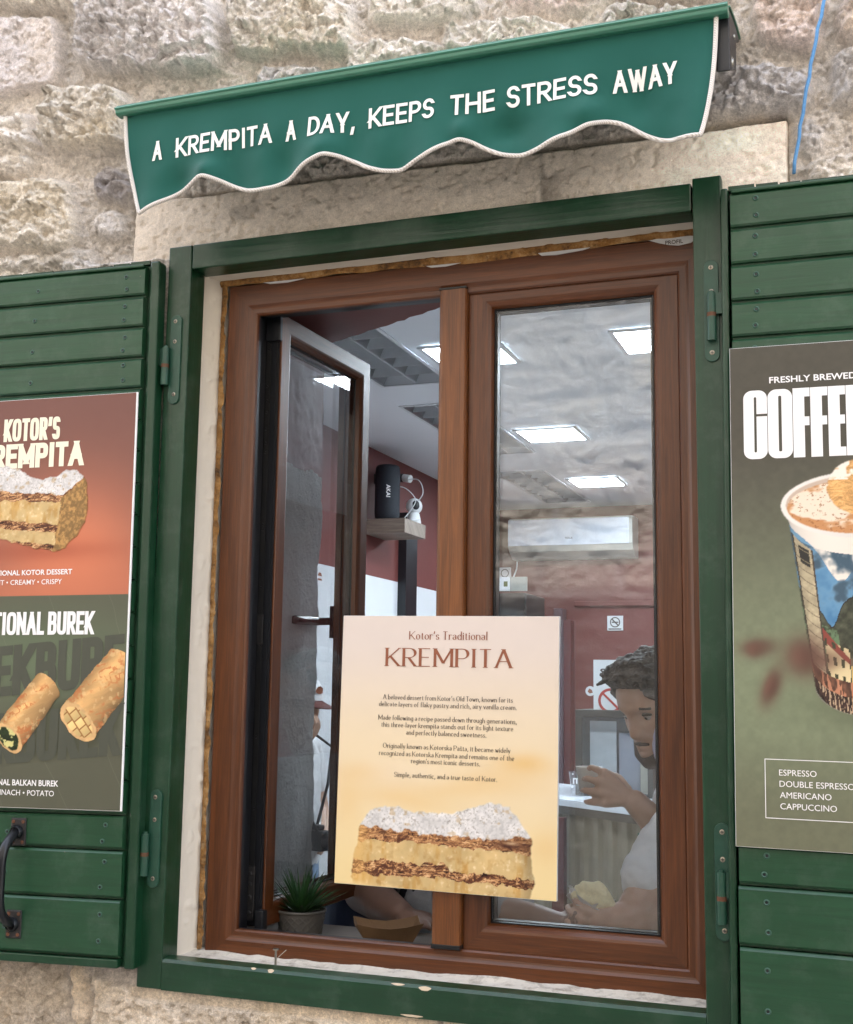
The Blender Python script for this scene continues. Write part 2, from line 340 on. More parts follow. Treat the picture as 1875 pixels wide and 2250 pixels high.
# ------------------------------------------------------------------ single-line lettering
def G(w, *st): return (w, st)
FONT = {
 'A': G(.80, [(0, 0), (.5, 1)], [(.5, 1), (1, 0)], [(.18, .34), (.82, .34)]),
 'B': G(.66, [(0, 0), (0, 1)], [(0, 1), (.45, 1), ('a', .45, .76, .47, .24, 90, -90), (0, .52)], [(.45, .52), ('a', .5, .26, .5, .26, 90, -90), (0, 0)]),
 'C': G(.74, [('a', .52, .5, .52, .5, 38, 322)]),
 'D': G(.74, [(0, 0), (0, 1)], [(0, 1), (.35, 1), ('a', .35, .5, .65, .5, 90, -90), (0, 0)]),
 'E': G(.56, [(0, 0), (0, 1)], [(0, 1), (1, 1)], [(0, .51), (.88, .51)], [(0, 0), (1, 0)]),
 'F': G(.54, [(0, 0), (0, 1)], [(0, 1), (1, 1)], [(0, .49), (.88, .49)]),
 'H': G(.74, [(0, 0), (0, 1)], [(1, 0), (1, 1)], [(0, .5), (1, .5)]),
 'I': G(.10, [(.5, 0), (.5, 1)]),
 'K': G(.70, [(0, 0), (0, 1)], [(1, 1), (.0, .36)], [(.28, .55), (1, 0)]),
 'L': G(.52, [(0, 0), (0, 1)], [(0, 0), (1, 0)]),
 'M': G(.94, [(0, 0), (0, 1)], [(0, 1), (.5, .2)], [(.5, .2), (1, 1)], [(1, 1), (1, 0)]),
 'N': G(.76, [(0, 0), (0, 1)], [(0, 1), (1, 0)], [(1, 0), (1, 1)]),
 'O': G(.80, [('a', .5, .5, .5, .5, 90, -270), 'z']),
 'P': G(.62, [(0, 0), (0, 1)], [(0, 1), (.48, 1), ('a', .48, .73, .52, .27, 90, -90), (0, .46)]),
 'R': G(.66, [(0, 0), (0, 1)], [(0, 1), (.48, 1), ('a', .48, .74, .5, .26, 90, -90), (0, .48)], [(.42, .48), (1, 0)]),
 'S': G(.58, [('a', .5, .75, .47, .25, 28, 270), ('a', .5, .25, .5, .25, 90, -152)]),
 'T': G(.62, [(0, 1), (1, 1)], [(.5, 1), (.5, 0)]),
 'U': G(.72, [(0, 1), (0, .36), ('a', .5, .36, .5, .36, 180, 360), (1, 1)]),
 'V': G(.76, [(0, 1), (.5, 0)], [(.5, 0), (1, 1)]),
 'W': G(1.15, [(0, 1), (.27, 0)], [(.27, 0), (.5, .9)], [(.5, .9), (.73, 0)], [(.73, 0), (1, 1)]),
 'Y': G(.72, [(0, 1), (.5, .44)], [(1, 1), (.5, .44)], [(.5, .5), (.5, 0)]),
 ',': G(.10, [(.9, .10), (.1, -.16)]), '.': G(.06, [(.5, -.01), (.5, .07)]), "'": G(.08, [(.9, 1.0), (.2, .72)]),
 '-': G(.25, [(0, .28), (1, .28)]), ' ': G(.30),
 'a': G(.40, [('a', .46, .34, .46, .16, 150, 0), (.92, .05)], [('a', .45, .145, .45, .145, 90, -270), 'z']),
 'b': G(.46, [(0, 0), (0, 1)], [('a', .5, .25, .5, .25, 90, -270), 'z']),
 'c': G(.40, [('a', .52, .25, .52, .25, 42, 318)]),
 'd': G(.46, [(1, 0), (1, 1)], [('a', .5, .25, .5, .25, 90, -270), 'z']),
 'e': G(.43, [(0, .27), (1, .27)], [('a', .5, .25, .5, .25, 5, 318)]),
 'f': G(.28, [('a', .78, .84, .40, .16, 50, 180), (.38, 0)], [(0, .5), (.85, .5)]),
 'g': G(.46, [('a', .5, .25, .5, .25, 90, -270), 'z'], [(1, .5), (1, -.08), ('a', .5, -.08, .5, .2, 0, -150)]),
 'h': G(.46, [(0, 0), (0, 1)], [(0, .28), ('a', .5, .28, .5, .22, 180, 0), (1, 0)]),
 'i': G(.07, [(.5, 0), (.5, .5)], [(.5, .70), (.5, .80)]),
 'k': G(.44, [(0, 0), (0, 1)], [(.95, .5), (0, .19)], [(.3, .29), (1, 0)]),
 'l': G(.07, [(.5, 0), (.5, 1)]),
 'm': G(.78, [(0, 0), (0, .5)], [(0, .28), ('a', .25, .28, .25, .22, 180, 0), (.5, 0)], [(.5, .28), ('a', .75, .28, .25, .22, 180, 0), (1, 0)]),
 'n': G(.46, [(0, 0), (0, .5)], [(0, .28), ('a', .5, .28, .5, .22, 180, 0), (1, 0)]),
 'o': G(.46, [('a', .5, .25, .5, .25, 90, -270), 'z']),
 'p': G(.46, [(0, -.28), (0, .5)], [('a', .5, .25, .5, .25, 90, -270), 'z']),
 'r': G(.28, [(0, 0), (0, .5)], [(0, .26), ('a', .75, .26, .75, .24, 180, 60)]),
 's': G(.34, [('a', .5, .375, .45, .125, 25, 270), ('a', .5, .125, .5, .125, 90, -155)]),
 't': G(.26, [(.4, .70), (.4, .12), ('a', .75, .12, .35, .12, 180, 300)], [(0, .5), (.9, .5)]),
 'u': G(.46, [(0, .5), (0, .22), ('a', .5, .22, .5, .22, 180, 360)], [(1, .5), (1, 0)]),
 'v': G(.44, [(0, .5), (.5, 0)], [(.5, 0), (1, .5)]),
 'w': G(.70, [(0, .5), (.27, 0)], [(.27, 0), (.5, .45)], [(.5, .45), (.73, 0)], [(.73, 0), (1, .5)]),
 'x': G(.42, [(0, .5), (1, 0)], [(1, .5), (0, 0)]),
 'y': G(.44, [(0, .5), (.52, 0)], [(1, .5), (.35, -.22), (.05, -.26)]),
 'z': G(.40, [(0, .5), (1, .5)], [(1, .5), (0, 0)], [(0, 0), (1, 0)]),
}
FONT['š'] = G(.34, *(list(FONT['s'][1]) + [[(.2, .82), (.5, .66)], [(.5, .66), (.8, .82)]]))
def lettering(mb, text, x, z, cap, y, weight=.13, width=None, align='L', xs=1.0, sq=2.0, gap=.14, nib=None, serif=0, space=None, fn=None, slant=0.0, wmin=None):
    """strokes of even or broad-nib width laid as flat strips in the XZ plane at depth y"""
    wt = weight * cap
    def adv(ch, s): 
        if ch == ' ' and space is not None: return space * cap * s
        return FONT[ch][0] * cap * s
    def total(s): return sum(adv(c, s) for c in text) + sum(wt if c != ' ' else 0 for c in text) + gap * cap * s * (len(text) - 1)
    s = xs
    if width is not None:
        lo, hi = .02, 5
        for _ in range(40):
            mid = (lo + hi) / 2
            if total(mid) > width: hi = mid
            else: lo = mid
        s = lo
    W = total(s); cx = x - (W if align == 'R' else W / 2 if align == 'C' else 0)
    def wfun(dx, dz):
        if nib is None: return wt
        t = math.atan2(dz, dx); return max(abs(math.sin(t - nib)) ** 1.5 * wt, wt * (wmin or .22))
    layer = 0
    for ch in text:
        if ch == ' ': cx += adv(ch, s) + gap * cap * s; continue
        gw, strokes = FONT[ch]; gw = gw * cap * s
        for st in strokes:
            layer += 1; yy = y - .00006 * (layer % 5)
            pts = []; closed = False
            for it in st:
                if it == 'z': closed = True
                elif it[0] == 'a':
                    _, ax, az, rx, rz, a0, a1 = it; n = max(6, int(abs(a1 - a0) / 11))
                    for i in range(n + 1):
                        a = R(a0 + (a1 - a0) * i / n); c_, s_ = math.cos(a), math.sin(a)
                        pts.append((ax + rx * math.copysign(abs(c_) ** (2 / sq), c_), az + rz * math.copysign(abs(s_) ** (2 / sq), s_)))
                else: pts.append(it)
            if ch.islower(): pts = [(a_, b_ * 1.2 if b_ <= .5 else .6 + (b_ - .5) * .8) for a_, b_ in pts]
            P = []
            for px, pz in pts:
                q = (cx + wt / 2 + px * gw, z + wt / 2 + pz * (cap - wt))
                if not P or math.hypot(q[0] - P[-1][0], q[1] - P[-1][1]) > 1e-5: P.append(q)
            if closed and math.hypot(P[0][0] - P[-1][0], P[0][1] - P[-1][1]) < 1e-4: P.pop()
            m = len(P); L_ = []; R_ = []
            for i in range(m):
                a = P[i - 1] if (i or closed) else None; b = P[(i + 1) % m] if (i < m - 1 or closed) else None; p = P[i]
                def nd(u, v):
                    d = math.hypot(v[0] - u[0], v[1] - u[1]); return ((v[0] - u[0]) / d, (v[1] - u[1]) / d)
                if a and b:
                    d1, d2 = nd(a, p), nd(p, b); tx, tz = d1[0] + d2[0], d1[1] + d2[1]; d = math.hypot(tx, tz) or 1; tx, tz = tx / d, tz / d
                    hw = wfun(tx, tz) / 2; cosm = max(.35, tx * d1[0] + tz * d1[1]); hw /= cosm
                    L_.append((p[0] - tz * hw, p[1] + tx * hw)); R_.append((p[0] + tz * hw, p[1] - tx * hw))
                else:
                    tx, tz = nd(p, b) if b else nd(a, p); hw = wfun(tx, tz) / 2
                    e = 1 if not b else -1; xt = wt if nib is None else wt * (wmin or .22)
                    if abs(tz) > .45:                      # cut stroke ends level
                        k_ = hw / abs(tz); sg = 1 if tz > 0 else -1; dz_ = e * sg * xt / 2
                        px_ = p[0] + (tx / tz) * dz_
                        L_.append((px_ - k_ * sg, p[1] + dz_)); R_.append((px_ + k_ * sg, p[1] + dz_))
                        uy = pts[i][1] if i < len(pts) else 0; okv = min(abs(uy), abs(uy - 1), abs(uy - .6) if ch.islower() else 9) < .02 and not (ch == 'T' and uy > .5) and not (ch in 'VWvwy' and uy < .1)
                        if serif and okv:
                            for sg2 in (0,):
                                sw = serif * cap; zz = p[1] + dz_; th = wt * .20; zi = -1 if dz_ > 0 else 1
                                q4 = [(px_ - sw - hw, zz), (px_ + sw + hw, zz), (px_ + sw + hw, zz + zi * th), (px_ - sw - hw, zz + zi * th)]
                                if not (ch in 'aceghmnrsu,.\'y' and abs(zz - z) > .3 * cap and ch not in 'mnru'):
                                    mb.add([(u_, yy - .00003, v_) for u_, v_ in q4] if fn is None else [fn(u_, yy - .00003, v_) for u_, v_ in q4], [(0, 1, 2, 3)])
                    else:
                        L_.append((p[0] - tz * hw + e * tx * wt / 2 * (nib is None), p[1] + tx * hw)); R_.append((p[0] + tz * hw + e * tx * wt / 2 * (nib is None), p[1] - tx * hw))
            vs = [q for pr in zip(L_, R_) for q in pr]
            vs = [(u_ + slant * (v_ - z), v_) for u_, v_ in vs]
            vv = [(u_, yy, v_) for u_, v_ in vs] if fn is None else [fn(u_, yy, v_) for u_, v_ in vs]
            fs = [(2 * i, 2 * i + 1, 2 * ((i + 1) % m) + 1, 2 * ((i + 1) % m)) for i in range(m if closed else m - 1)]
            mb.add(vv, fs)
        cx += gw + wt + gap * cap * s
    return W
def sans(text, x, z, h, y, width=None, align='L', bold=0.0):
    """the built-in sans as a flat mesh: cap height h, optional total width -> (verts, faces)"""
    cu = bpy.data.curves.new('t', 'FONT'); cu.body = text; cu.size = 1; cu.offset = bold; cu.resolution_u = 3
    ob = bpy.data.objects.new('t', cu); COL.objects.link(ob); dg = bpy.context.evaluated_depsgraph_get(); me = bpy.data.meshes.new_from_object(ob.evaluated_get(dg))
    co = np.array([v.co[:] for v in me.vertices]); fs = [tuple(p.vertices) for p in me.polygons]
    bpy.data.objects.remove(ob); bpy.data.curves.remove(cu); bpy.data.meshes.remove(me)
    sz = h / .727; x0, x1 = co[:, 0].min(), co[:, 0].max(); sx = sz if width is None else width / (x1 - x0)
    W = (x1 - x0) * sx; ox = x - (W if align == 'R' else W / 2 if align == 'C' else 0)
    return [((c[0] - x0) * sx + ox, y, z + c[1] * sz) for c in co], fs

# ================================================================== the lane, the houses
b = MB(); b.box(-40, 40, -40, 0.6, -.2, 0); b.build('street', plain('paving stone', (.36, .33, .29), .8, 0, .25, 4, .5, 30), kind='structure')

def stone_layer(X, Z, stones, seed, top=.03, mort=(206, 196, 182)):
    """height above the wall plane and colour for a stretch of rubble masonry"""
    wx = X + .022 * (fbm(X * 11, Z * 11, seed, 4) - .5) + .012 * (fbm(X * 45, Z * 45, seed + 9, 3) - .5)
    wz = Z + .022 * (fbm(X * 11 + 50, Z * 11, seed + 3, 4) - .5) + .012 * (fbm(X * 45 + 8, Z * 45, seed + 19, 3) - .5)
    dx = fbm(X * 16, Z * 16, seed + 31, 3) - .5; dz = fbm(X * 16 + 9, Z * 16, seed + 37, 3) - .5
    chip = rid(X * 17 + dx * 2.2, Z * 24 + dz * 2.2, seed + 41, 6, .66); chip2 = rid(X * 46 + dx * 4, Z * 60 + dz * 4, seed + 43, 4, .62)
    wa, wb_ = X + .035 * dx + .012 * (fbm(X * 60, Z * 60, seed + 2, 3) - .5), Z + .035 * dz + .012 * (fbm(X * 60, Z * 60, seed + 6, 3) - .5)
    _, _, pa = worley(wa * 15, wb_ * 20, seed + 47); fa, fb, pb = worley(wa * 36 + 3, wb_ * 46, seed + 53); _, _, pc = worley(wa * 85 + 3, wb_ * 105, seed + 59)
    pit = ss(.62, .8, fbm(X * 70, Z * 70, seed + 61, 3))
    H = .0035 * pb + .0060 * pc + .010 * (fbm(X * 18, Z * 18, seed + 71, 3) - .5) + .008 * (rid(X * 42 + dx * 3, Z * 50 + dz * 3, seed + 73, 5, .65) - .5) - .004 * pit
    cm = np.array(lin(mort)); tone = fbm(X * 7, Z * 7, seed + 81, 4)
    C = cm[None, None] * (0.66 + .56 * tone)[..., None]
    for i, (q, prot, rough, colr) in enumerate(stones):
        q = np.array(q, float); acc = 0
        ii = np.ix_((Z[:, 0] > q[:, 1].min() - .05) & (Z[:, 0] < q[:, 1].max() + .05), (X[0] > q[:, 0].min() - .05) & (X[0] < q[:, 0].max() + .05))
        if not H[ii].size: continue
        for j in range(4):
            ax, az = q[j]; bx, bz = q[(j + 1) % 4]; L = math.hypot(bx - ax, bz - az)
            e = ((bx - ax) * (wz[ii] - az) - (bz - az) * (wx[ii] - ax)) / L * -1
            acc = acc + np.exp(-np.clip(e, -.3, .5) / .014)
        d = -.014 * np.log(acc)
        edge = .013 if rough > .3 else .006
        m = ss(-.006, edge, d); x_, z_ = X[ii], Z[ii]
        o = i * 3.7
        h = 1.6 * prot * m + rough * m * (.022 * (chip[ii] - .5) + .015 * (chip2[ii] - .5) + .018 * pa[ii] + .016 * pb[ii] + .010 * pc[ii]) - .003 * pit[ii] * m + (1 - rough) * m * (.006 * (fbm(x_ * 26 + o, z_ * 26, seed, 5, .6) - .5) + .003 * (chip2[ii] - .5) + .0035 * pb[ii] + .002 * pc[ii])
        H[ii] = H[ii] * (1 - m * .9) + h
        ctone = (.74 + .48 * fbm(x_ * 9 + o, z_ * 9 - o, seed + 91, 4)) * (1 - .16 * pit[ii])
        yel = ss(.5, .75, fbm(x_ * 6 - o, z_ * 6 + o, seed + 97, 3))
        cs = np.array(lin(colr))[None, None] * ctone[..., None]
        cs = cs * (1 - .2 * yel[..., None] * np.array([.0, .12, .4]))
        C[ii] = C[ii] * (1 - m[..., None]) + cs * m[..., None]
    return H, np.clip(C * np.array([1.17, 1.19, 1.26]), 0, .92)

RS, GR, YL, PK, LG, DK = (214, 205, 191), (200, 194, 187), (212, 202, 185), (206, 189, 178), (222, 214, 204), (150, 138, 126)
ST = [  # corners (x,z) tl tr br bl, protrusion, roughness, colour
 ([(-.56, 3.09), (-.307, 3.041), (-.296, 2.872), (-.54, 2.902)], .020, .12, (200, 190, 182)),
 ([(-.265, 3.079), (.088, 3.013), (.095, 2.845), (-.254, 2.905)], .030, 1.0, (206, 198, 190)),
 ([(.111, 3.008), (.399, 2.954), (.401, 2.829), (.117, 2.876)], .028, .8, RS),
 ([(.415, 2.952), (.66, 2.91), (.66, 2.85), (.417, 2.89)], .022, .6, RS),
 ([(-.345, 2.880), (-.109, 2.845), (-.100, 2.700), (-.340, 2.733)], .030, .95, YL),
 ([(-.60, 2.86), (-.365, 2.829), (-.355, 2.687), (-.58, 2.72)], .024, .9, RS),
 ([(-.55, 2.70), (-.239, 2.661), (-.226, 2.492), (-.52, 2.53)], .026, .8, YL),
 ([(-.197, 2.685), (-.095, 2.669), (-.092, 2.585), (-.192, 2.597)], .016, .9, (160, 152, 146)),
 ([(-.194, 2.585), (-.116, 2.577), (-.112, 2.511), (-.19, 2.52)], .014, .15, LG),
 ([(-.60, 3.27), (-.275, 3.20), (-.27, 3.052), (-.58, 3.115)], .022, .6, YL),
 ([(.374, 2.868), (.60, 2.828), (.60, 2.75), (.375, 2.785)], .020, .8, RS),
 ([(.17, 2.846), (.362, 2.813), (.362, 2.735), (.17, 2.768)], .018, .8, GR),
 ([(.57, 2.876), (.84, 2.829), (.84, 2.757), (.571, 2.805)], .020, .8, RS),
 ([(.69, 2.945), (.862, 2.905), (.862, 2.842), (.69, 2.876)], .016, .6, PK),
 ([(.880, 2.850), (1.134, 2.801), (1.133, 2.728), (.880, 2.772)], .022, .9, RS),
 ([(.876, 2.930), (1.131, 2.882), (1.13, 2.815), (.876, 2.860)], .022, .7, LG),
 ([(1.150, 2.85), (1.278, 2.82), (1.277, 2.692), (1.149, 2.716)], .022, .45, PK),
 ([(1.283, 2.69), (1.48, 2.67), (1.48, 2.57), (1.281, 2.59)], .020, .7, GR),
 ([(1.050, 2.705), (1.260, 2.670), (1.256, 2.583), (1.050, 2.612)], .018, .7, (188, 182, 176)),
 ([(1.218, 2.582), (1.272, 2.576), (1.270, 2.506), (1.216, 2.512)], .012, .6, GR),
 ([(1.238, 2.510), (1.46, 2.49), (1.46, 2.40), (1.236, 2.41)], .018, .5, LG),
 ([(1.295, 2.805), (1.50, 2.775), (1.50, 2.685), (1.293, 2.703)], .022, .8, (206, 192, 180)),
 ([(-.55, 1.12), (-.164, 1.10), (-.156, .90), (-.55, .90)], .012, .22, (190, 175, 155)),
 ([(-.153, 1.12), (-.120, 1.12), (-.112, .90), (-.145, .90)], .012, .06, (206, 188, 164)),
 ([(-.105, 1.075), (.60, 1.075), (.60, .86), (-.095, .86)], .016, .14, (200, 184, 162)),
 ([(.61, 1.075), (1.4, 1.075), (1.4, .86), (.61, .86)], .016, .14, (198, 183, 162)),
 ([(-.45, 2.515), (-.174, 2.500), (-.171, 2.452), (-.446, 2.46)], .016, .7, RS),
 ([(-.105, 2.46), (.03, 2.46), (.03, 1.04), (-.105, 1.04)], .007, .10, (196, 184, 170)),
]
zc = .62
rr = random.Random(3)
while zc < 3.6:
    hh = rr.uniform(.13, .22); xc = -1.3
    while xc < 2.2:
        ww = rr.uniform(.18, .42); cx_, cz_ = xc + ww / 2, zc + hh / 2
        if not (-.62 < cx_ < 1.52 and (2.40 < cz_ < 3.28 or .84 < cz_ < 1.13)) and not (-.1 < cx_ < 1.2 and 1.0 < cz_ < 2.5):
            ST.append(([(xc + .012, zc + hh - .01), (xc + ww - .012, zc + hh - .01 - .01), (xc + ww - .012, zc + .012), (xc + .012, zc + .012)], .022, rr.uniform(.3, .9), rr.choice([RS, GR, YL, LG, PK])))
        xc += ww
    zc += hh
WALL = empty('stone_wall', (0, .03, 0), 'rough limestone rubble wall around the green framed window', 'wall')
xs = np.arange(-.90, 1.72, .0032); zs = np.arange(.66, 3.42, .0032)
X, Z = np.meshgrid(xs, zs)
H, C = stone_layer(X, Z, ST, 5)
sl_ = ss(-.108, -.100, X) * ss(1.21, 1.203, X) * ss(2.462, 2.468, Z) * ss(2.60, 2.59, Z)
H = H * (1 - sl_) - .03 * sl_
H = np.where((X > -.02) & (X < 1.12) & (Z > 1.02) & (Z < 2.49), np.minimum(H, .018), np.where((Z > 1.08) & (Z < 2.44), np.minimum(H, .028), H))
hole = ~((X[:-1, :-1] > .012) & (X[:-1, :-1] < 1.075) & (Z[:-1, :-1] > 1.058) & (Z[:-1, :-1] < 2.455))
grid_obj('masonry', X, -H, Z, M['rock'], WALL, C, hole)
# lintel slab of dressed stone over the window
x2 = np.arange(-.108, 1.212, .004); z2 = np.arange(2.432, 2.604, .003); X, Z = np.meshgrid(x2, z2)
topz = 2.597 - .012 * (X / 1.2) + .006 * (fbm(X * 14, X * 0, 4) - .5); t = (Z - 2.432) / (2.604 - 2.432); Zl = 2.432 + t * (topz - 2.432)
lx = .004 * (fbm(Zl * 20, Zl * 0, 8) - .5)
edge = np.minimum(np.minimum(ss(-.108, -.098, X), ss(1.212, 1.203, X)), ss(0, .008, topz - Zl))
Yl = -.010 * edge + .03 * (1 - edge) - .004 * (fbm(X * 40, Zl * 40, 3, 4) - .5) + .003 * ss(.62, .75, fbm(X * 90, Zl * 90, 12, 3))
tone = .86 + .30 * fbm(X * 8, Zl * 20, 21, 4); Cl = np.array(lin((194, 183, 170)))[None, None] * tone[..., None] * 1.3
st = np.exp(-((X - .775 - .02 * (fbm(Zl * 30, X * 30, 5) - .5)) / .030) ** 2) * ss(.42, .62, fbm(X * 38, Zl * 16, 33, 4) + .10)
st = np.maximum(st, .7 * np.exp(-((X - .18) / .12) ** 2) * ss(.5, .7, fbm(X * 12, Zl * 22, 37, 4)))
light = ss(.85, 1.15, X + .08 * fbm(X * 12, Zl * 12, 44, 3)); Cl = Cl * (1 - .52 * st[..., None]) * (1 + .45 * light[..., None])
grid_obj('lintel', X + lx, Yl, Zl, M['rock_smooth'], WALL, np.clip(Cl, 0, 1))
# plastered window reveal: left cheek, soffit, sill bed
cheek = [(.0545, .0), (.0545, .01), (.075, .075), (.075, .16)]
yy = np.linspace(.012, .115, 30); zz = np.linspace(1.06, 2.46, 320); Y, Z = np.meshgrid(yy, zz)
n_ = fbm(Y * 30, Z * 30, 5, 4) - .5; bl = ss(.6, .78, fbm(Y * 60, Z * 60, 15, 3))
grid_obj('reveal', .0525 + .022 * ss(.028, .10, Y) + (.003 * n_ + .0022 * bl) * ss(.03, .05, Y), Y - .03 + .03, Z, M['plaster'], WALL)
xx = np.linspace(.05, 1.09, 220); X, Y = np.meshgrid(xx, yy)
grid_obj('soffit', X, Y, 2.4335 - .006 * ss(.05, .10, Y) + .003 * (fbm(X * 20, Y * 30, 7, 4) - .5) + .002 * ss(.62, .8, fbm(X * 60, Y * 60, 25, 3)), M['plaster'], WALL)
k = NB('stained sill plaster'); o = k.coord(); nn = k.noise(o, 34, 8, .7); n2 = k.noise(k.coord('Object', (4, 30, 1)), 3, 5)
cc = k.mix(k.ramp(nn, [(.50, (1, 1, 1)), (.72, (0, 0, 0))]), (.24, .21, .17), (.60, .56, .49)); k.col(cc); k.set(Roughness=.9); k.nor(k.bump(nn, .7, .006))
grid_obj('sill_bed', X, Y, 1.0935 + .006 * (fbm(X * 24, Y * 40, 9, 4) - .5) + .010 * ss(.045, .08, Y) * fbm(X * 9, Y * 9, 10, 3), k.m, WALL)
# the rest of the house front, set back behind the masonry patch
ub = MB()
ub.box(-12, -.895, .0, .55, 0, 9.5); ub.box(1.715, 12, .0, .55, 0, 9.5); ub.box(-.895, 1.715, .0, .55, 3.41, 9.5); ub.box(-.895, 1.715, .0, .12, 0, .665)
ub.build('upper_masonry', M['plain_rock'], WALL)

# house across the lane: sunlit, seen in the panes
OPP = empty('facing_house', (0, -4.2, 0), 'tall sunlit stone house facing the window across the lane', 'house')
rr = random.Random(11); ST2 = []; zc = 0
while zc < 6.6:
    hh = rr.uniform(.18, .36); xc = -8
    while xc < 6:
        ww = rr.uniform(.3, .8); ST2.append(([(xc + .012, zc + hh - .01), (xc + ww - .012, zc + hh - .01), (xc + ww - .012, zc + .012), (xc + .012, zc + .012)], .004, rr.uniform(.6, 1), rr.choice([RS, GR, LG, (208, 202, 196)]))); xc += ww
    zc += hh
xs = np.arange(-7, 4, .013); zs = np.arange(0, 6.6, .013); X, Z = np.meshgrid(xs, zs)
def far_layer(X, Z):
    H = .018 * (rid(X * 5, Z * 6, 3, 5) - .5) + .018 * (rid(X * 18, Z * 24, 8, 5, .7) - .5); C = np.zeros(X.shape + (3,)) + np.array(lin((208, 204, 198)))
    for i, (q, pr, ro, cl) in enumerate(ST2):
        (x0, z1), (x1, _), (_, z0), _ = q
        a = (xs > x0 - .06) & (xs < x1 + .06); c = (zs > z0 - .06) & (zs < z1 + .06)
        if not a.any() or not c.any(): continue
        ii = np.ix_(c, a); x = X[ii] + .05 * (fbm(X[ii] * 4, Z[ii] * 4, 3) - .5); z = Z[ii] + .05 * (fbm(X[ii] * 4, Z[ii] * 4, 4) - .5)
        m = ss(-.01, .03, np.minimum(np.minimum(x - x0, x1 - x), np.minimum(z - z0, z1 - z)))
        H[ii] = H[ii] * (1 - .3 * m) + m * (.004 + ro * .044 * (rid(X[ii] * 9 + i + 2 * fbm(X[ii] * 6, Z[ii] * 6, 2, 3), Z[ii] * 13 + 2 * fbm(X[ii] * 6, Z[ii] * 6, 12, 3), 7, 5, .68) - .5))
        C[ii] = C[ii] * (1 - m[..., None]) + m[..., None] * np.array(lin(cl)) * (.8 + .4 * fbm(X[ii] * 3, Z[ii] * 3 + i, 5, 3))[..., None]
    return H, C
H, C = far_layer(X, Z)
grid_obj('masonry', X, H, Z, attr_mat('sunlit masonry', .95, [(22, .6, .02), (70, .6, .008)], spec=.1), OPP, np.clip(C * .70, 0, 1))
ub = MB(); ub.box(-16, -6.95, -.5, .0, 0, 6.5); ub.box(3.95, 16, -.5, .0, 0, 6.5); ub.box(-7, 4, -.5, -.08, 6.5, 6.7); ub.build('side_masonry', M['plain_rock'], OPP)

# ================================================================== the room behind the window
k = NB('maroon wall paint'); o = k.coord(); k.col(k.mix(k.noise(o, 3, 4), (.155, .040, .034), (.19, .050, .042))); k.set(Roughness=.6); k.nor(k.bump(k.noise(o, 60, 4), .3, .002)); M['maroon'] = k.m
M['room_white'] = plain('white wall paint', (.72, .74, .76), .6, 0, .04, 5)
M['ceil'] = plain('white ceiling paint', (.76, .78, .81), .75, 0, .03, 4)
k = NB('rough white plaster'); o = k.coord(); nn = k.noise(o, 70, 5, .7); k.col((.55, .57, .58)); k.set(Roughness=.9); k.nor(k.bump(nn, .9, .012)); M['rough_white'] = k.m
b = MB(); b.box(-1.3, 3.4, .17, 6.6, .0, .03); b.build('floor', plain('grey floor tiles', (.28, .27, .26), .4, 0, .1, 3), kind='structure')
LVP = [(-.655, 1.53), (-.72, 3.16), (-.82, 4.98)]
b = MB(); yprev = .17
for lx_, ly_ in LVP:
    b.box(-1.3, 3.4, yprev, ly_, 2.90, 3.0); b.box(-1.3, lx_, ly_, ly_ + 1.24, 2.90, 3.0); b.box(lx_ + .30, 3.4, ly_, ly_ + 1.24, 2.90, 3.0); b.box(lx_ - .02, lx_ + .32, ly_ - .02, ly_ + 1.26, 3.001, 3.02); yprev = ly_ + 1.24
b.box(-1.3, 3.4, yprev, 6.6, 2.90, 3.0); b.build('ceiling', M['ceil'], kind='structure')
b = MB(); b.box(-1.3, 3.4, 6.5, 6.62, .03, 2.899); b.build('back_wall', M['maroon'], kind='structure')
b = MB(); b.box(3.3, 3.42, .2, 6.5, .03, 2.899); b.build('right_wall', M['maroon'], kind='structure')
b = MB(); b.box(3.27, 3.299, .4, 5.2, .04, 2.2); b.build('wall_lining', M['room_white'], kind='structure')
b = MB(); b.box(-1.36, -1.24, .63, 6.5, 2.2, 2.899, 0); b.box(-1.36, -1.24, .63, 6.5, .03, 2.2, 1); b.build('left_wall', [M['maroon'], M['room_white']], kind='structure')
# thick front wall seen from inside: left cheek, sloping soffit, parapet
FW = empty('window_recess', (0, 0, 0), 'deep window recess with rough white cheek and maroon soffit', 'recess')
yy = np.linspace(.175, .61, 90); zz = np.linspace(1.06, 2.44, 280); Y, Z = np.meshgrid(yy, zz)
lim = 2.105 + .012 * (fbm(Y * 20, Y * 0, 3) - .5)
wob = .010 * (fbm(Z * 9, Z * 0 + Y * 5, 6) - .5) + .005 * (fbm(Z * 40, Y * 40, 16, 3) - .5)
m_ = Z[:-1, :-1] < lim[:-1, :-1]
Xc = .07 + wob
grid_obj('cheek', Xc, Y + wob * ss(.5, .61, Y) * 2, Z, M['rough_white'], FW, None, m_); grid_obj('painted_cheek', Xc, Y, Z, M['maroon'], FW, None, ~m_)
b = MB(); b.box(-1.3, .055, .17, .60, .03, 2.44); b.box(1.08, 3.3, .17, .32, .03, 2.9); b.box(.055, 1.08, .17, .40, .03, 1.06); b.box(-1.3, -.02, .17, .60, 2.441, 2.9)
b.build('front_wall', M['room_white'], FW)
n = 60; edge = [(-.03 + 1.12 * i / n, .675 - .538 * (1.12 * i / n) + .010 * (random.random() - .5)) for i in range(n + 1)]
b = MB(); b.slab([(1.09, .165), (-.03, .165)] + [(x, max(.17, y)) for x, y in edge], 2.44, 2.47); b.build('soffit', M['maroon'], FW)
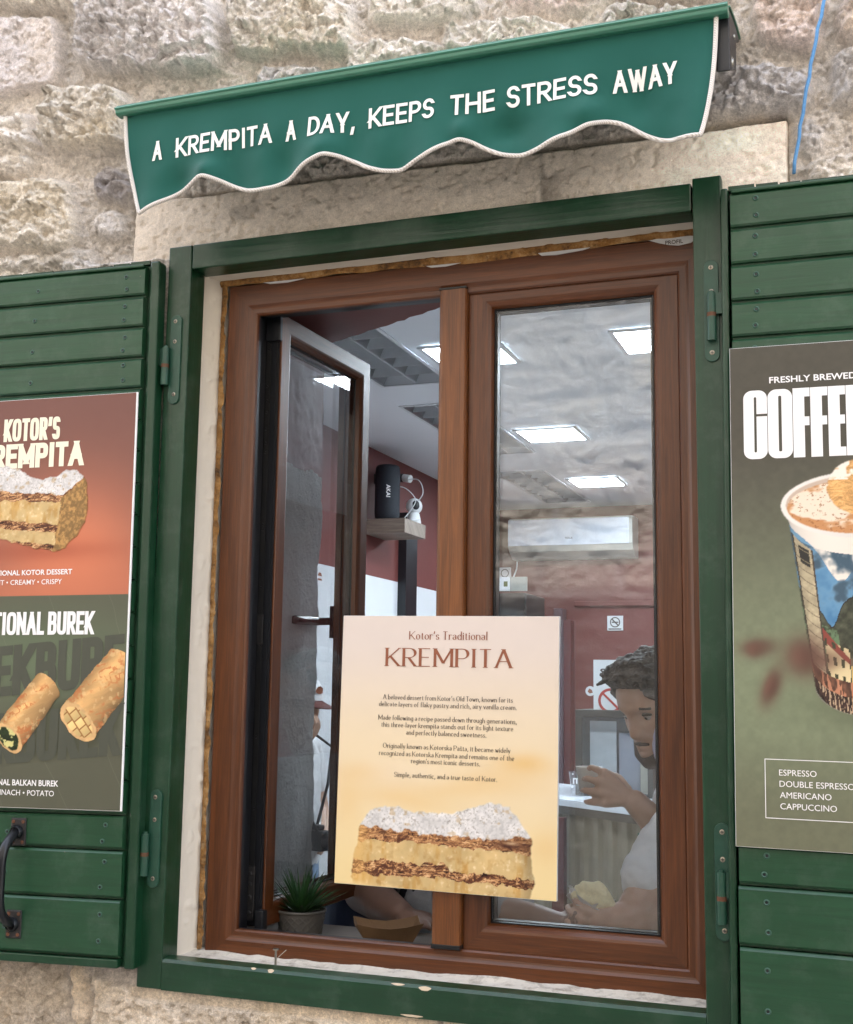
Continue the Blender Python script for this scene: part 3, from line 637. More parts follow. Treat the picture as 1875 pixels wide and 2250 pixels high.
b = MB(); b.slab([(1.09, .165), (-.03, .165)] + [(x - .004, max(.168, y - .004)) for x, y in edge], 2.4701, 2.9); b.build('overhang', M['ceil'], FW)
b = MB(); b.box(.06, 1.10, .172, .425, 1.062, 1.10); k = NB('grey oak shelf'); g = k.coord('grain', (3, 60, 1)); k.col(k.mix(k.noise(g, 1, 5, .6, .6), (.10, .075, .058), (.19, .15, .12))); k.set(Roughness=.45)
o = b.build('sill_board', k.m, None, bevel=.003); tag(o, 'grey brown wooden ledge inside the window carrying the plant', 'ledge')
# ceiling lamps
M['led'] = emit_mat('lit panel', (.80, .91, 1.0), 9.0)
M['led_frame'] = plain('white lamp rim', (.6, .62, .64), .4)
LED = [(.46, 2.24, 'lit square ceiling panel at the upper right of the pane'), (-.28, 2.24, 'lit square ceiling panel half hidden by the brown mullion'), (-.35, 3.81, 'lit square ceiling panel in the middle of the closed pane'), (-.437, 5.30, 'lit square ceiling panel nearest the air conditioner'),
       (.46, 3.81, 'unseen square ceiling panel added to light the room, deep on the right'), (.46, 5.30, 'unseen square ceiling panel added to light the room near the back wall'), (1.055, 2.44, 'lit square ceiling panel over the right side of the room'), (1.20, 3.81, 'unseen square ceiling panel added to light the far right of the room')]  # deep, back and far right panels are out of view, added for room light
proto = None
for i, (x, y, lab) in enumerate(LED):
    if proto is None:
        e = empty('ceiling_panel', (x, y, 2.8985), lab, 'ceiling light', 'square light panels in the ceiling')
        b = MB(); b.box(0, .29, 0, .29, -.006, -.001); b.build('diffuser', M['led'], e)
        b = MB(); 
        for q in ((-.018, .308, -.018, -.0005), (-.018, .308, .2905, .308), (-.018, -.0005, 0, .29), (.2905, .308, 0, .29)): b.box(q[0], q[1], q[2], q[3], -.010, -.001)
        b.build('rim', M['led_frame'], e); proto = e
    else:
        e = proto.copy(); COL.objects.link(e); e.location = (x, y, 2.8985); e['label'] = lab
        for ch in list(proto.children): c = ch.copy(); COL.objects.link(c); c.parent = e
k = NB('mirror louvre'); k.col((.50, .51, .52)); k.set(Roughness=.30, Metallic=.9); M['louvre'] = k.m
M['louvre_back'] = plain('lamp tray', (.16, .16, .16), .4, .2)
LV = [(-.655, 1.53, 'unlit mirror louvre lamp nearest the window, above the open sash'), (-.72, 3.16, 'unlit mirror louvre lamp, second one in from the window'), (-.82, 4.98, 'unlit mirror louvre lamp farthest back, over the air conditioner')]
proto = None
for i, (x, y, lab) in enumerate(LV):
    if proto is None:
        e = empty('louvre_lamp', (x, y, 2.8985), lab, 'ceiling light', 'unlit louvre lamps in the ceiling')
        b = MB(); b.box(.002, .298, .002, 1.238, .090, .098); b.build('tray', M['louvre_back'], e)
        b = MB()
        for q in ((-.012, .312, -.012, .003), (-.012, .312, 1.237, 1.252), (-.012, .003, .003, 1.237), (.297, .312, .003, 1.237)): b.box(q[0], q[1], q[2], q[3], -.004, .0012)
        b.build('rim', M['led_frame'], e)
        b = MB()
        for j in range(1, 9):
            for x0 in (.003, .1527): b.box(x0, x0 + .1443, 1.24 * j / 9 - .0012, 1.24 * j / 9 + .0016, .003, .045)
        b.box(.1478, .1522, .003, 1.237, .0028, .012); b.build('grid', M['led_frame'], e); b = MB()
        prof = [(0, .003), (.006, .02), (.016, .045), (.032, .07), (.05, .088)]
        for x0, sg in ((.0032, 1), (.1495, -1), (.1505, 1), (.2968, -1)):
            for (a0, h0), (a1, h1) in zip(prof[:-1], prof[1:]): b.add([(x0 + sg * a0, .003, h0), (x0 + sg * a1, .003, h1), (x0 + sg * a1, 1.237, h1), (x0 + sg * a0, 1.237, h0)], [(0, 1, 2, 3)])
        b.build('louvre', M['louvre'], e); proto = e
    else:
        e = proto.copy(); COL.objects.link(e); e.location = (x, y, 2.8985); e['label'] = lab
        for ch in list(proto.children): c = ch.copy(); COL.objects.link(c); c.parent = e
# ================================================================== green casing around the window
CAS = empty('window_casing', (0, 0, 0), 'dark green painted wooden casing with hinge plates around the window', 'window casing')
def board(name, *q, **kw):
    b = MB(); b.box(*q); return b.build(name, M['casing_green'], kw.get('parent', CAS), bevel=.0025)
board('jamb', .0005, .0535, 0, .055, 1.043, 2.479)
board('jamb', 1.0472, 1.0965, -.003, .055, 1.01, 2.486)
board('head', .0540, 1.0445, .001, .055, 2.4285, 2.4795)
b = MB(); prof = [(0.0, 1.0425), (0.0, 1.092), (.004, 1.0975), (.036, 1.0985), (.036, 1.0425)]
vs = [(x, y, z) for x in (.0540, 1.0466) for y, z in prof]; n = len(prof)
b.add(vs, [tuple(range(n)), tuple(reversed(range(n, 2 * n)))] + [(i, (i + 1) % n, (i + 1) % n + n, i + n) for i in range(n)], [(v[0], v[1] + v[2]) for v in vs]); b.build('sill_board', M['casing_green'], CAS)
b = MB()
for px, pz, rx, rz in ((.278, 1.0955, .006, .003), (.243, 1.0965, .005, .002), (.573, 1.0925, .011, .0036), (.523, 1.0950, .012, .0018), (.55, 1.046, .020, .002)):
    b.add([(px + rx * math.cos(a) * (1 + .2 * math.sin(3 * a)), -.0008 if pz < 1.0925 else -.0008 + max(0, pz + rz * math.sin(a) - 1.092) * .7, pz + rz * math.sin(a)) for a in [i * .5236 for i in range(12)]], [tuple(range(12))])
b.build('paint_chip', plain('bare wood', (.52, .42, .30), .8), CAS)
def screw(b, x, y, z, r=.0042, mi=0):
    b.lathe([(0.0005, -.0009), (r * .55, -.0010), (r, -.0004), (r, .001)], (x, y, z), 12, mi, ax=1)
    b.box(x - r * .62, x + r * .62, y - .00125, y - .0010, z - .0005, z + .0005, 1); b.box(x - .0005, x + .0005, y - .00130, y - .00105, z - r * .62, z + r * .62, 1)
def hinge(cx, zt, zb, kx, kt, km, kb, screws, side, shift=0):
    """long rounded plate on the jamb, barrel with two knuckles, flag toward the shutter"""
    b = MB(); hw = .0125; pl = []
    for i in range(13): a = math.pi * i / 12; pl.append((cx + hw * math.cos(a), zt - hw + hw * math.sin(a)))
    for i in range(13): a = math.pi + math.pi * i / 12; pl.append((cx + hw * math.cos(a), zb + hw + hw * math.sin(a)))
    b.prism(pl, -.0035 + shift, .001 + shift); h = b.build('hinge_plate', M['hinge_green'], CAS, bevel=.0008)
    b = MB(); b.tube([(kx, -.011 + shift, kt), (kx, -.011 + shift, km + .0008)], .0075, 14); b.tube([(kx, -.011 + shift, km - .0008), (kx, -.011 + shift, kb)], .0078, 14)
    b.tube([(kx, -.011 + shift, kt + .004), (kx, -.011 + shift, kt)], .0045, 10)
    b.box(min(kx, kx + side * .024), max(kx, kx + side * .024), -.0125 + shift, -.0095 + shift, km + .001, kt); b.build('knuckle', M['hinge_green'], h)
    b = MB(); b.tube([(kx, -.011 + shift, km + .0035), (kx, -.011 + shift, km - .0035)], .0079, 14); b.build('washer', M['rust'], h)
    for i, (sx, sz) in enumerate(screws): b = MB(); screw(b, sx, -.0036 + shift, sz); b.build('screw', [M['screw'], M['black_plastic']], h)
hinge(.0262, 2.3345, 2.152, .0095, 2.266, 2.2288, 2.190, [(.0245, 2.3214), (.0250, 2.2797), (.0275, 2.1718)], -1)
hinge(.0278, 1.4045, 1.2240, .0130, 1.3225, 1.2855, 1.2462, [(.0265, 1.3904), (.0270, 1.3487), (.0285, 1.241)], -1)
hinge(1.0768, 2.3340, 2.1550, 1.0775, 2.2722, 2.2347, 2.1896, [(1.0768, 2.3206), (1.0768, 2.2781), (1.0765, 2.1709)], 1, -.003)
hinge(1.0775, 1.3945, 1.2120, 1.0760, 1.3189, 1.2786, 1.2396, [(1.0775, 1.3805), (1.0777, 1.3377), (1.0787, 1.228)], 1, -.003)

# ================================================================== shutters
def shutter(lab, loc, rz, ry, sgn, lines, w, group):
    """sgn -1: planks run left from the hinge edge; local x from 0 (plank ends) outwards, local z is absolute height"""
    e = empty('window_shutter', loc, lab, 'shutter', group, rz, ry); oz = loc[2]
    def bx(b, x0, x1, y0, y1, z0, z1, **k):
        x0, x1 = sorted((sgn * x0, sgn * x1)); b.box(x0, x1, y0, y1, z0 - oz, z1 - oz, ax=0, **k)
    b = MB(); nails = []; rs = random.Random(4 + sgn)
    for i in range(len(lines) - 1):
        z1, z0 = lines[i], lines[i + 1]; ln = rs.uniform(-.0012, .0012)
        # one shiplap board: bevelled upper edge, flat face, undercut bottom
        pr = [(.016, z1 - .001), (.0022, z1 - .0012), (-.0018, z1 - .0055), (-.0022 + ln * .3, (z0 + z1) / 2), (-.0018, z0 + .0075), (.0010, z0 + .0042), (.0075, z0 + .0038), (.0075, z0 + .0005), (.016, z0 + .0005)]
        n = len(pr); xa, xb = (0.0 + ln, w) if sgn > 0 else (-w, 0.0 - ln); sh = rs.random() * 9
        vs = [(x, y, z - oz) for x in (xa, xb) for y, z in pr]
        b.add(vs, [tuple(range(n)), tuple(reversed(range(n, 2 * n)))] + [(j, (j + 1) % n, (j + 1) % n + n, j + n) for j in range(n)], [(v[0] + sh, v[2] + v[1] + sh * 3) for v in vs])
        for fx in (.040, .245, .45):
            for fz in (([.27, .74] if z1 - z0 > .05 else [.5]) if fx < .2 else [.45]):
                x = sgn * (fx + rs.uniform(-.004, .004)); z = z0 + (z1 - z0) * fz - oz + rs.uniform(-.003, .003)
                if not (1.37 < z + oz < 2.15): nails.append((x, -.0022, z))
    b.build('planks', M['shutter_green'], e); nails = [q for q in nails if sgn * q[0] < .30]
    nb = MB(); nb.lathe([(.0004, .0004), (.0022, -.0002), (.0034, -.0012), (.0048, -.0004), (.0056, .0010)], (0, 0, 0), 12, 0, ax=1); nb.lathe([(.0002, -.0003), (.0021, -.0003)], (0, 0, 0), 10, 1, ax=1)
    n0 = nb.build('nail', [M['screw_green'], M['black_plastic']], e); n0.location = nails[0]
    for q in nails[1:]: c = n0.copy(); COL.objects.link(c); c.parent = e; c.location = q
    b = MB(); zt, zb = lines[0] + .009, lines[-1] - .018
    bx(b, -.0075 if sgn < 0 else -.003, w + .01, .0165, .036, zb, zt); b.build('backing', M['casing_green'], e, bevel=.003)
    b = MB(); b.box(*sorted((-.0165, -.004) if sgn > 0 else (.029, .008)), .004, .036, zb - oz, zt + .004 - oz, ax=2); b.build('stile', M['casing_green'], e, bevel=.004)
    b = MB(); rs2 = random.Random(8); x = -.004      # weathered strips along the top edge
    while x < w:
        l = rs2.uniform(.03, .10); bx(b, x, min(w, x + l - .003), .010, .033, zt, zt + rs2.uniform(.003, .008)); x += l
    b.build('top_strip', M['casing_green'], e)
    b = MB(); bx(b, .002, w, -.004, .016, lines[0] - .0005, lines[0] + .006); b.build('cap_rail', M['shutter_green'], e, bevel=.002)
    if sgn < 0:
        b = MB(); bx(b, .001, w, -.003, .016, lines[-1] - .016, lines[-1] - .0005); b.build('bottom_rail', M['casing_green'], e, bevel=.002)
    return e
ang = R(4.5)
lz = [2.4305, 2.3700, 2.3060, 2.2430, 2.1810] + [2.1810 - .0634 * i for i in range(1, 13)] + [1.3560, 1.2915, 1.2025, 1.0965]
LS = shutter('green plank shutter with the red and olive poster and a black pull handle', (-.0255, -.0325, 1.75), ang, R(-.55), -1, lz, .50, 'green plank shutters')
lz = [2.4390, 2.3755, 2.3115, 2.2475, 2.1850] + [2.1850 - .0634 * i for i in range(1, 13)] + [1.3660, 1.3030, 1.2105, 1.082, 1.018]
RSH = shutter('green plank shutter carrying the dark olive coffee poster', (1.1085, -.0300, 1.75), 0.0, R(.45), 1, lz, .50, 'green plank shutters')
# pull handle of the left shutter
b = MB(); pts = []
OX, OZ = -.222, -1.75
for t in np.linspace(0, 1, 25):
    a = t * 2 - 1; pts.append((OX - .001, -.0062 - .046 * (1 - abs(a) ** 5), OZ + 1.2345 + .0855 * a))
b.tube(pts, [.0095 - .0015 * math.sin(math.pi * t) for t in np.linspace(0, 1, 25)], 14)
for zz in (1.320, 1.149): b.lathe([(.0135, -.002), (.0132, -.007), (.0105, -.011)], (OX - .001, -.0052, OZ + zz), 20, 0, ax=1)
H0 = b.build('pull_handle', M['iron'], LS, smooth=True)
for zz in (1.320, 1.149):
    b = MB(); b.box(OX - .0165, OX + .0165, -.0057, -.001, OZ + zz - .026, OZ + zz + .026); b.build('mounting_plate', M['plate_iron'], H0, bevel=.003)
    for dx in (-.0105, .0105):
        for dz in (-.019, .019): b = MB(); b.lathe([(.0003, -.0012), (.0022, -.0014), (.0036, -.0006), (.0036, .001)], (OX + dx, -.0057, OZ + zz + dz), 10, 0, ax=1); b.build('screw', M['rust'], H0)

# ================================================================== awning
AW = empty('awning', (.55, -.16, 2.69), 'green canvas awning valance with white slogan and scalloped white edge', 'awning')
def loc(o, *v): o.location = v; return o
OFF = (-.55, .16, -2.69)
SCAL = np.array([(-.009, 2.484), (.0324, 2.4865), (.065, 2.500), (.1007, 2.5136), (.138, 2.529), (.1755, 2.5370), (.205, 2.529), (.2356, 2.5150), (.262, 2.504), (.2867, 2.5000), (.315, 2.503), (.3458, 2.5125), (.385, 2.533), (.4227, 2.5452), (.450, 2.542), (.4757, 2.5296), (.503, 2.513), (.5279, 2.5042), (.5695, 2.5000), (.6130, 2.5128), (.645, 2.530), (.6733, 2.5387), (.698, 2.533), (.7221, 2.5175), (.750, 2.503), (.7828, 2.4975), (.8212, 2.5012), (.8716, 2.5178), (.900, 2.531), (.9296, 2.5371), (.952, 2.531), (.9741, 2.5176), (.994, 2.504), (1.0139, 2.4936), (1.035, 2.486), (1.0571, 2.4825), (1.0862, 2.4795), (1.13, 2.4795)])
def aw_y(x, z):
    t = np.clip((2.688 - z) / .20, 0, 1.05)
    f = .012 * np.sin(x * 27.0 + .6) * t ** 2 + .007 * np.sin(x * 55 + 2 * t) * t ** 1.5 + .014 * (fbm(np.asarray(x) * 9, np.asarray(z) * 9, 77, 3) - .5) * t
    for cx, cz, a, sx, sz in ((.90, 2.552, -.012, .028, .030), (.985, 2.56, .010, .03, .05), (.76, 2.545, .012, .035, .03), (.68, 2.555, -.010, .02, .025), (.42, 2.56, -.009, .03, .025), (.34, 2.54, .008, .03, .04), (.18, 2.55, -.009, .022, .02), (.12, 2.535, .008, .03, .03)):
        f = f + 1.5 * a * np.exp(-((x - cx) / sx) ** 2 - ((z - cz) / sz) ** 2)
    return -.160 - .004 * t + f
ns, nt_ = 260, 44
S_, T_ = np.meshgrid(np.linspace(0, 1, ns), np.linspace(0, 1, nt_))
xl = -.009 + .018 * T_ + .0235 * T_ ** 3; xr = 1.1115 - .008 * T_ - .0175 * T_ ** 3
Xv = xl + (xr - xl) * S_; Xb = .0325 + (1.0862 - .0325) * S_
Zb = np.interp(Xb, SCAL[:, 0], SCAL[:, 1]); 
ker = np.hanning(9); ker /= ker.sum(); zb1 = np.interp(np.linspace(.0325, 1.0862, ns), SCAL[:, 0], SCAL[:, 1]); zb1 = np.convolve(np.pad(zb1, 4, 'edge'), ker, 'valid'); Zb = np.tile(zb1, (nt_, 1))
Zv = 2.690 + (Zb - 2.690) * T_
Yv = aw_y(Xv, Zv)
val = grid_obj('valance', Xv - .55, Yv + .16, Zv - 2.69, M['awn'], AW)
so_ = val.modifiers.new('thick', 'SOLIDIFY'); so_.thickness = .0005; so_.offset = 1
b = MB()
for wd, wx_, ww_ in (('A', .0572, .0208), ('KREMPITA', .1075, .2035), ('A', .3384, .0212), ('DAY,', .3851, .0895), ('KEEPS', .5026, .1255), ('THE', .6571, .0798), ('STRESS', .7587, .1568), ('AWAY', .9414, .1051)):
    b = MB(); lettering(b, wd, wx_, 2.5878 - .004 * wx_, .0385, -.0017, weight=.155, width=ww_, gap=.115, fn=lambda x, y, z: (x - .55, float(aw_y(x, z)) + .16 + y, z - 2.69), sq=2.1); b.build('lettering', M['white_letter'], val, recalc=False)
b = MB(); ed = [(xl[i, 0], Yv[i, 0], Zv[i, 0]) for i in range(0, nt_)] + [(Xv[-1, j], Yv[-1, j], Zv[-1, j]) for j in range(1, ns)] + [(xr[i, 0], Yv[i, -1], Zv[i, -1]) for i in range(nt_ - 2, -1, -1)]
b.tube([(p[0] - .55, p[1] + .16 - .001, p[2] - 2.69) for p in ed], .0038, 10); b.build('piping', M['braid'], AW, smooth=True)
b = MB(); pr = [(-.170, 2.687), (-.1745, 2.690), (-.1755, 2.697), (-.1735, 2.7045), (-.168, 2.7085), (-.158, 2.7095), (-.150, 2.708), (-.1485, 2.690), (-.155, 2.687)]
n = len(pr); vs = [(x - .55, y + .16, z - 2.69) for x in (-.0235, 1.1310) for y, z in pr]
b.add(vs, [tuple(range(n)), tuple(reversed(range(n, 2 * n)))] + [(i, (i + 1) % n, (i + 1) % n + n, i + n) for i in range(n)]); b.build('front_rail', M['rail'], AW, bevel=.0015)
b = MB(); pr = [(-.1765, 2.6965), (-.178, 2.699), (-.1765, 2.7015), (-.174, 2.7005), (-.174, 2.6975)]; n = len(pr); vs = [(x - .55, y + .16, z - 2.69) for x in (-.0235, 1.1310) for y, z in pr]
b.add(vs, [(i, (i + 1) % n, (i + 1) % n + n, i + n) for i in range(n)]); b.build('rail_bead', M['rail'], AW)
b = MB(); pr = [(-.149, 2.7086), (-.149, 2.7115), (-.10, 2.726), (-.03, 2.741), (.022, 2.747), (.022, 2.742), (-.03, 2.736), (-.10, 2.721)]; n = len(pr); vs = [(x - .55, y + .16, z - 2.69) for x in (-.0215, 1.1330) for y, z in pr]
b.add(vs, [tuple(range(n)), tuple(reversed(range(n, 2 * n)))] + [(i, (i + 1) % n, (i + 1) % n + n, i + n) for i in range(n)]); b.build('hood', M['rail'], AW)
for sx in (1.1085, .030):
    b = MB(); vs = [(x - .55, y + .16, z - 2.69) for x in (sx, sx + .0225) for y, z in ((-.147, 2.706), (-.147, 2.600), (-.052, 2.648), (-.045, 2.700), (-.012, 2.722), (.022, 2.737), (-.03, 2.733), (-.10, 2.718))]; n = 8
    b.add(vs, [tuple(range(n)), tuple(reversed(range(n, 2 * n)))] + [(i, (i + 1) % n, (i + 1) % n + n, i + n) for i in range(n)])
    br = b.build('end_bracket', M['black_plastic'], AW, bevel=.002)
    if sx < .5: continue
    b = MB(); b.lathe([(.0005, .0030), (.0055, .0030), (.0070, .0022), (.0070, .0008), (.0105, .0006), (.0115, -.001)], (sx + .0225 - .55, -.118 + .16, 2.628 - 2.69), 18, 0, ax=0)
    b.build('bolt', M['metal'], br, smooth=True); b = MB(); b.lathe([(.0005, .0020), (.0040, .0030), (.0050, .0005)], (sx + .0225 - .55, -.085 + .16, 2.690 - 2.69), 12, 0, ax=0); b.build('bolt', M['metal'], br, smooth=True)
b = MB(); b.tube([(-.02 - .55, .10, .015), (1.11 - .55, .10, .015)], .028, 18); b.build('roller', M['awn'], AW, smooth=True)

# ================================================================== brown window
WIN = empty('window', (.55, .10, 1.10), 'brown oak effect two leaf window, one leaf swung inward', 'window')
def wb(b, name, m, parent=WIN, **k):
    o = b.build(name, m, parent, **k); 
    if parent == WIN: o.location = (-.55, -.10, -1.10)
    return o
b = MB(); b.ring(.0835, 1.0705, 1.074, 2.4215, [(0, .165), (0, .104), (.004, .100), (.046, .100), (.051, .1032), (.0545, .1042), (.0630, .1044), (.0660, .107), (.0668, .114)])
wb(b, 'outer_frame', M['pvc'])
b = MB(); b.ring(.0835, 1.0705, 1.074, 2.4215, [(.0668, .114), (.0672, .124), (.0560, .125), (.0560, .168), (.05, .17)]); wb(b, 'rebate', M['black_plastic'])
SP = [(0, .168), (0, .114), (.0015, .1125), (.034, .1125), (.0385, .1138), (.0440, .1185), (.0478, .128)]
def leaf(parent, x0, x1, z0, z1, dy=0):
    pr = [(d, y + dy) for d, y in SP]
    b = MB(); b.ring(x0, x1, z0, z1, pr); back = [(.0485, .150 + dy), (.046, .172 + dy), (.006, .176 + dy), (0, .168 + dy)]; b.ring(x0, x1, z0, z1, back)
    s = b.build('sash', M['pvc'], parent)
    b = MB(); b.ring(x0 + .0465, x1 - .0465, z0 + .0465, z1 - .0465, [(0, .1275 + dy), (.0035, .1265 + dy), (.0048, .1305 + dy)]); b.ring(x0 + .0465, x1 - .0465, z0 + .0465, z1 - .0465, [(.0058, .1542 + dy), (.003, .1545 + dy), (0, .151 + dy)]); b.build('gasket', M['gasket'], s)
    b = MB(); b.box(x0 + .047, x1 - .047, .1310 + dy, .1535 + dy, z0 + .047, z1 - .047)
    return s, b
s, g = leaf(WIN, .6035, 1.0036, 1.1385, 2.3735); s.location = (-.55, -.10, -1.10)
gl = g.build('pane', M['glass'], s)
b = MB(); b.ring(.6535, .9515, 1.1885, 2.3235, [(-.004, .1335), (.0025, .1335), (.0025, .151), (-.004, .151)]); b.build('spacer', M['gasket'], s)
b = MB(); pr = [(.549, .165), (.549, .100), (.551, .0965), (.556, .0945), (.596, .0945), (.601, .0962), (.6036, .100), (.6036, .165)]; n = len(pr)
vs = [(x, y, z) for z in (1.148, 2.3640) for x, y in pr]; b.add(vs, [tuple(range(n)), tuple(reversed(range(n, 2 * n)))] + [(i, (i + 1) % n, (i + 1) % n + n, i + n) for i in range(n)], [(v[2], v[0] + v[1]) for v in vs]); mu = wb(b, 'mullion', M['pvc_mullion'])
b = MB()
for z0, z1 in ((1.1400, 1.1478), (2.3642, 2.3690)): b.box(.5485, .604, .0938, .160, z0, z1)
b.build('end_cap', M['gasket'], mu, bevel=.001)
# open leaf, hinged at the left, swung into the room
PV = (.172, .176); th = R(87.5)
LEAF = bpy.data.objects.new('open_leaf', None); COL.objects.link(LEAF); LEAF.parent = WIN; LEAF.location = (PV[0] - .55, PV[1] - .10, -1.10); LEAF.rotation_euler = (0, 0, th)
s, g = leaf(LEAF, .0, .434, 1.1335, 2.3765, -.1125)
g.build('pane', M['glass_clear'], s)
b = MB(); b.box(-.004, -.0005, .004, .052, 1.135, 2.375); b.box(-.0075, -.004, .008, .016, 1.14, 2.37); b.box(-.0075, -.004, .040, .048, 1.14, 2.37); b.build('edge_seal', M['black_plastic'], s)
b = MB(); b.box(-.0065, -.0041, .022, .033, 1.16, 2.35)
for zz in (2.30, 2.22, 2.19, 2.165, 2.13, 2.10, 2.08, 1.93, 1.92, 1.80, 1.70, 1.685, 1.50, 1.36): b.lathe([(.0006, -.0030), (.0026, -.0030), (.0030, 0)], (-.0065, .0275, zz), 8, 0, ax=0)
b.build('lock_rail', plain('dark lock rail', (.06, .06, .062), .3, .8), s)
b = MB(); b.box(-.010, -.0066, .018, .037, 1.685, 1.745); b.box(-.011, -.0066, .018, .037, 1.145, 1.25)
for zz in (1.16, 1.19, 1.215, 1.235): b.lathe([(.0006, -.002), (.004, -.002), (.005, 0)], (-.011, .0275, zz), 10, 0, ax=0)
b.build('corner_hinge', M['plate_iron'], s, bevel=.001); b = MB(); b.box(-.02, .0, -.008, .010, 1.130, 1.168); b.box(-.016, -.005, -.004, .030, 2.315, 2.372); b.build('pivot_cover', M['black_plastic'], s, bevel=.002)
b = MB(); b.box(.397, .423, .0635, .0745, 1.715, 1.79); b.tube([(.410, .070, 1.755), (.410, .105, 1.755), (.402, .112, 1.755), (.30, .112, 1.753), (.285, .112, 1.752)], [.009, .009, .010, .0105, .0085], 12); b.build('handle', plain('black handle', (.012, .012, .013), .25, .4), s, smooth=True)
b = MB(); b.box(.118, .130, .1255, .1275, 1.71, 1.74); b.box(.118, .130, .1255, .1275, 1.67, 1.70); wb(b, 'striker', M['metal'])
# mounting foam and torn protective film around the frame
rs = random.Random(2); b = MB()
def ragged(b, p0, p1, w0, y, n, vert):
    A = []; B_ = []
    for i in range(n + 1):
        t = i / n; l = p0 + (p1 - p0) * t; q = w0 * (.55 + .75 * fbm(np.array(t * 40.), np.array(w0 * 900), 31, 4)); A.append((l, q)); B_.append(l)
    return A
zz = np.linspace(1.10, 2.427, 260); xo = .0795 + .012 * (fbm(zz * 45, zz * 0, 3, 5, .65) - .45); xi = np.full_like(zz, .068)
Yg = np.stack([np.full_like(zz, .0985) + .004 * fbm(zz * 60, zz * 0, 4), .0965 - .010 * (fbm(zz * 75, zz * 0, 6, 5, .65) - .3), np.full_like(zz, .0995)], 1); Xg = np.stack([xi, (xi + xo) / 2, xo], 1)
FO = grid_obj('foam_joint', Xg, Yg, np.repeat(zz[:, None], 3, 1), M['foam'], WIN); FO.location = (-.55, -.10, -1.10)
x_ = np.linspace(.066, 1.05, 320); zo = 2.4210 - .0065 * (fbm(x_ * 18, x_ * 0, 13, 5) - .25) - .004 * ss(.45, .6, x_) * ss(.95, .8, x_)
Zg = np.stack([np.full_like(x_, 2.437), (zo + 2.434) / 2, zo], 1); Yg = np.stack([.0985 + 0 * x_, .0955 - .004 * fbm(x_ * 50, x_ * 0, 16, 4), .0990 + 0 * x_], 1)
FO = grid_obj('foam_joint', np.repeat(x_[:, None], 3, 1), Yg, Zg, M['foam'], WIN); FO.location = (-.55, -.10, -1.10)
b = MB(); b.prism([(.955, 2.4195), (.972, 2.413), (.990, 2.4075), (1.008, 2.4045), (1.030, 2.4072), (1.046, 2.418), (1.046, 2.4215), (.97, 2.4215)], .0980, .0992)
b.prism([(.745, 2.4185), (.752, 2.4130), (.78, 2.4115), (.83, 2.4150), (.845, 2.4185)], .0965, .0992); b.prism([(.52, 2.4175), (.53, 2.4135), (.56, 2.4125), (.592, 2.4165)], .0972, .0992); b.prism([(.165, 2.4200), (.18, 2.4160), (.22, 2.4150), (.258, 2.4195)], .0972, .0992)
fm = wb(b, 'torn_film', M['film'])
v, f = sans('PROFIL', .984, 2.4085, .0075, .0977, None, 'L', .02); b = MB(); b.add(v, f); b.build('lettering', M['dark_ink'], fm, recalc=False)
# ================================================================== printed boards
def pmask(X, Z, poly, soft=0):
    inside = np.zeros(X.shape, bool); n = len(poly)
    for i in range(n):
        x0, z0 = poly[i]; x1, z1 = poly[(i + 1) % n]
        if z0 == z1: continue
        c = (z0 > Z) != (z1 > Z); inside ^= c & (X < (x1 - x0) * (Z - z0) / (z1 - z0) + x0)
    return inside.astype(float)
def over(C, m, c):
    c = np.asarray(c, float); c = c if c.ndim > 1 else c[None, None]
    return C * (1 - m[..., None]) + c * m[..., None]
def blur(m, k):
    kk = np.hanning(2 * k + 3)[1:-1]; kk /= kk.sum()
    m = np.apply_along_axis(lambda r: np.convolve(np.pad(r, k, 'edge'), kk, 'valid'), 0, m)
    return np.apply_along_axis(lambda r: np.convolve(np.pad(r, k, 'edge'), kk, 'valid'), 1, m)
def sugar(X, Z, s, sc):
    n = fbm(X * 260 * sc, Z * 260 * sc, s, 4); g = fbm(X * 45 * sc, Z * 55 * sc, s + 5, 4)
    I = np.array([240, 236, 234])[None, None] * (.90 + .08 * ss(.3, .6, n) + .22 * (g - .5))[..., None]
    sp = ss(.58, .75, fbm(X * 330 * sc, Z * 330 * sc, s + 3, 4)) * ss(.40, .60, g + .1)
    return I - sp[..., None] * np.array([44, 46, 50]) - (ss(.62, .75, fbm(X * 70 * sc, Z * 90 * sc, s + 13, 3)))[..., None] * np.array([16, 30, 52])
def flake(X, Z, s, sc, dark=0.0):
    w = fbm(X * 60 * sc, Z * 60 * sc, s, 4) - .5
    n = .55 * rid(X * 46 * sc + w * 3, Z * 260 * sc + w * 9, s + 1, 5, .62) + .45 * fbm(X * 120 * sc + w * 5, Z * 420 * sc, s + 4, 4); t = ss(.34 + dark * .16, .72, n)
    c = (1 - t)[..., None] * np.array([84, 44, 28]) + t[..., None] * np.array([214, 158, 104])
    return c + ss(.62, .80, n)[..., None] * np.array([28, 44, 50]) - ss(.66, .8, fbm(X * 50 * sc, Z * 160 * sc, s + 8, 3))[..., None] * np.array([60, 50, 36])
def cream(X, Z, s, sc):
    n = fbm(X * 34 * sc, Z * 30 * sc, s, 4); v = fbm(X * 70 * sc, Z * 22 * sc, s + 7, 4); h = fbm(X * 130 * sc, Z * 130 * sc, s + 9, 4)
    I = np.array([228, 196, 138])[None, None] * (.86 + .18 * n + .05 * (h - .5))[..., None]
    return I + (ss(.62, .80, h) * .6)[..., None] * np.array([22, 34, 50]) - (.7 * ss(.50, .80, v))[..., None] * np.array([14, 30, 46]) - (.5 * ss(.55, .8, fbm(X * 90 * sc, Z * 90 * sc, s + 19, 4)))[..., None] * np.array([26, 36, 40])
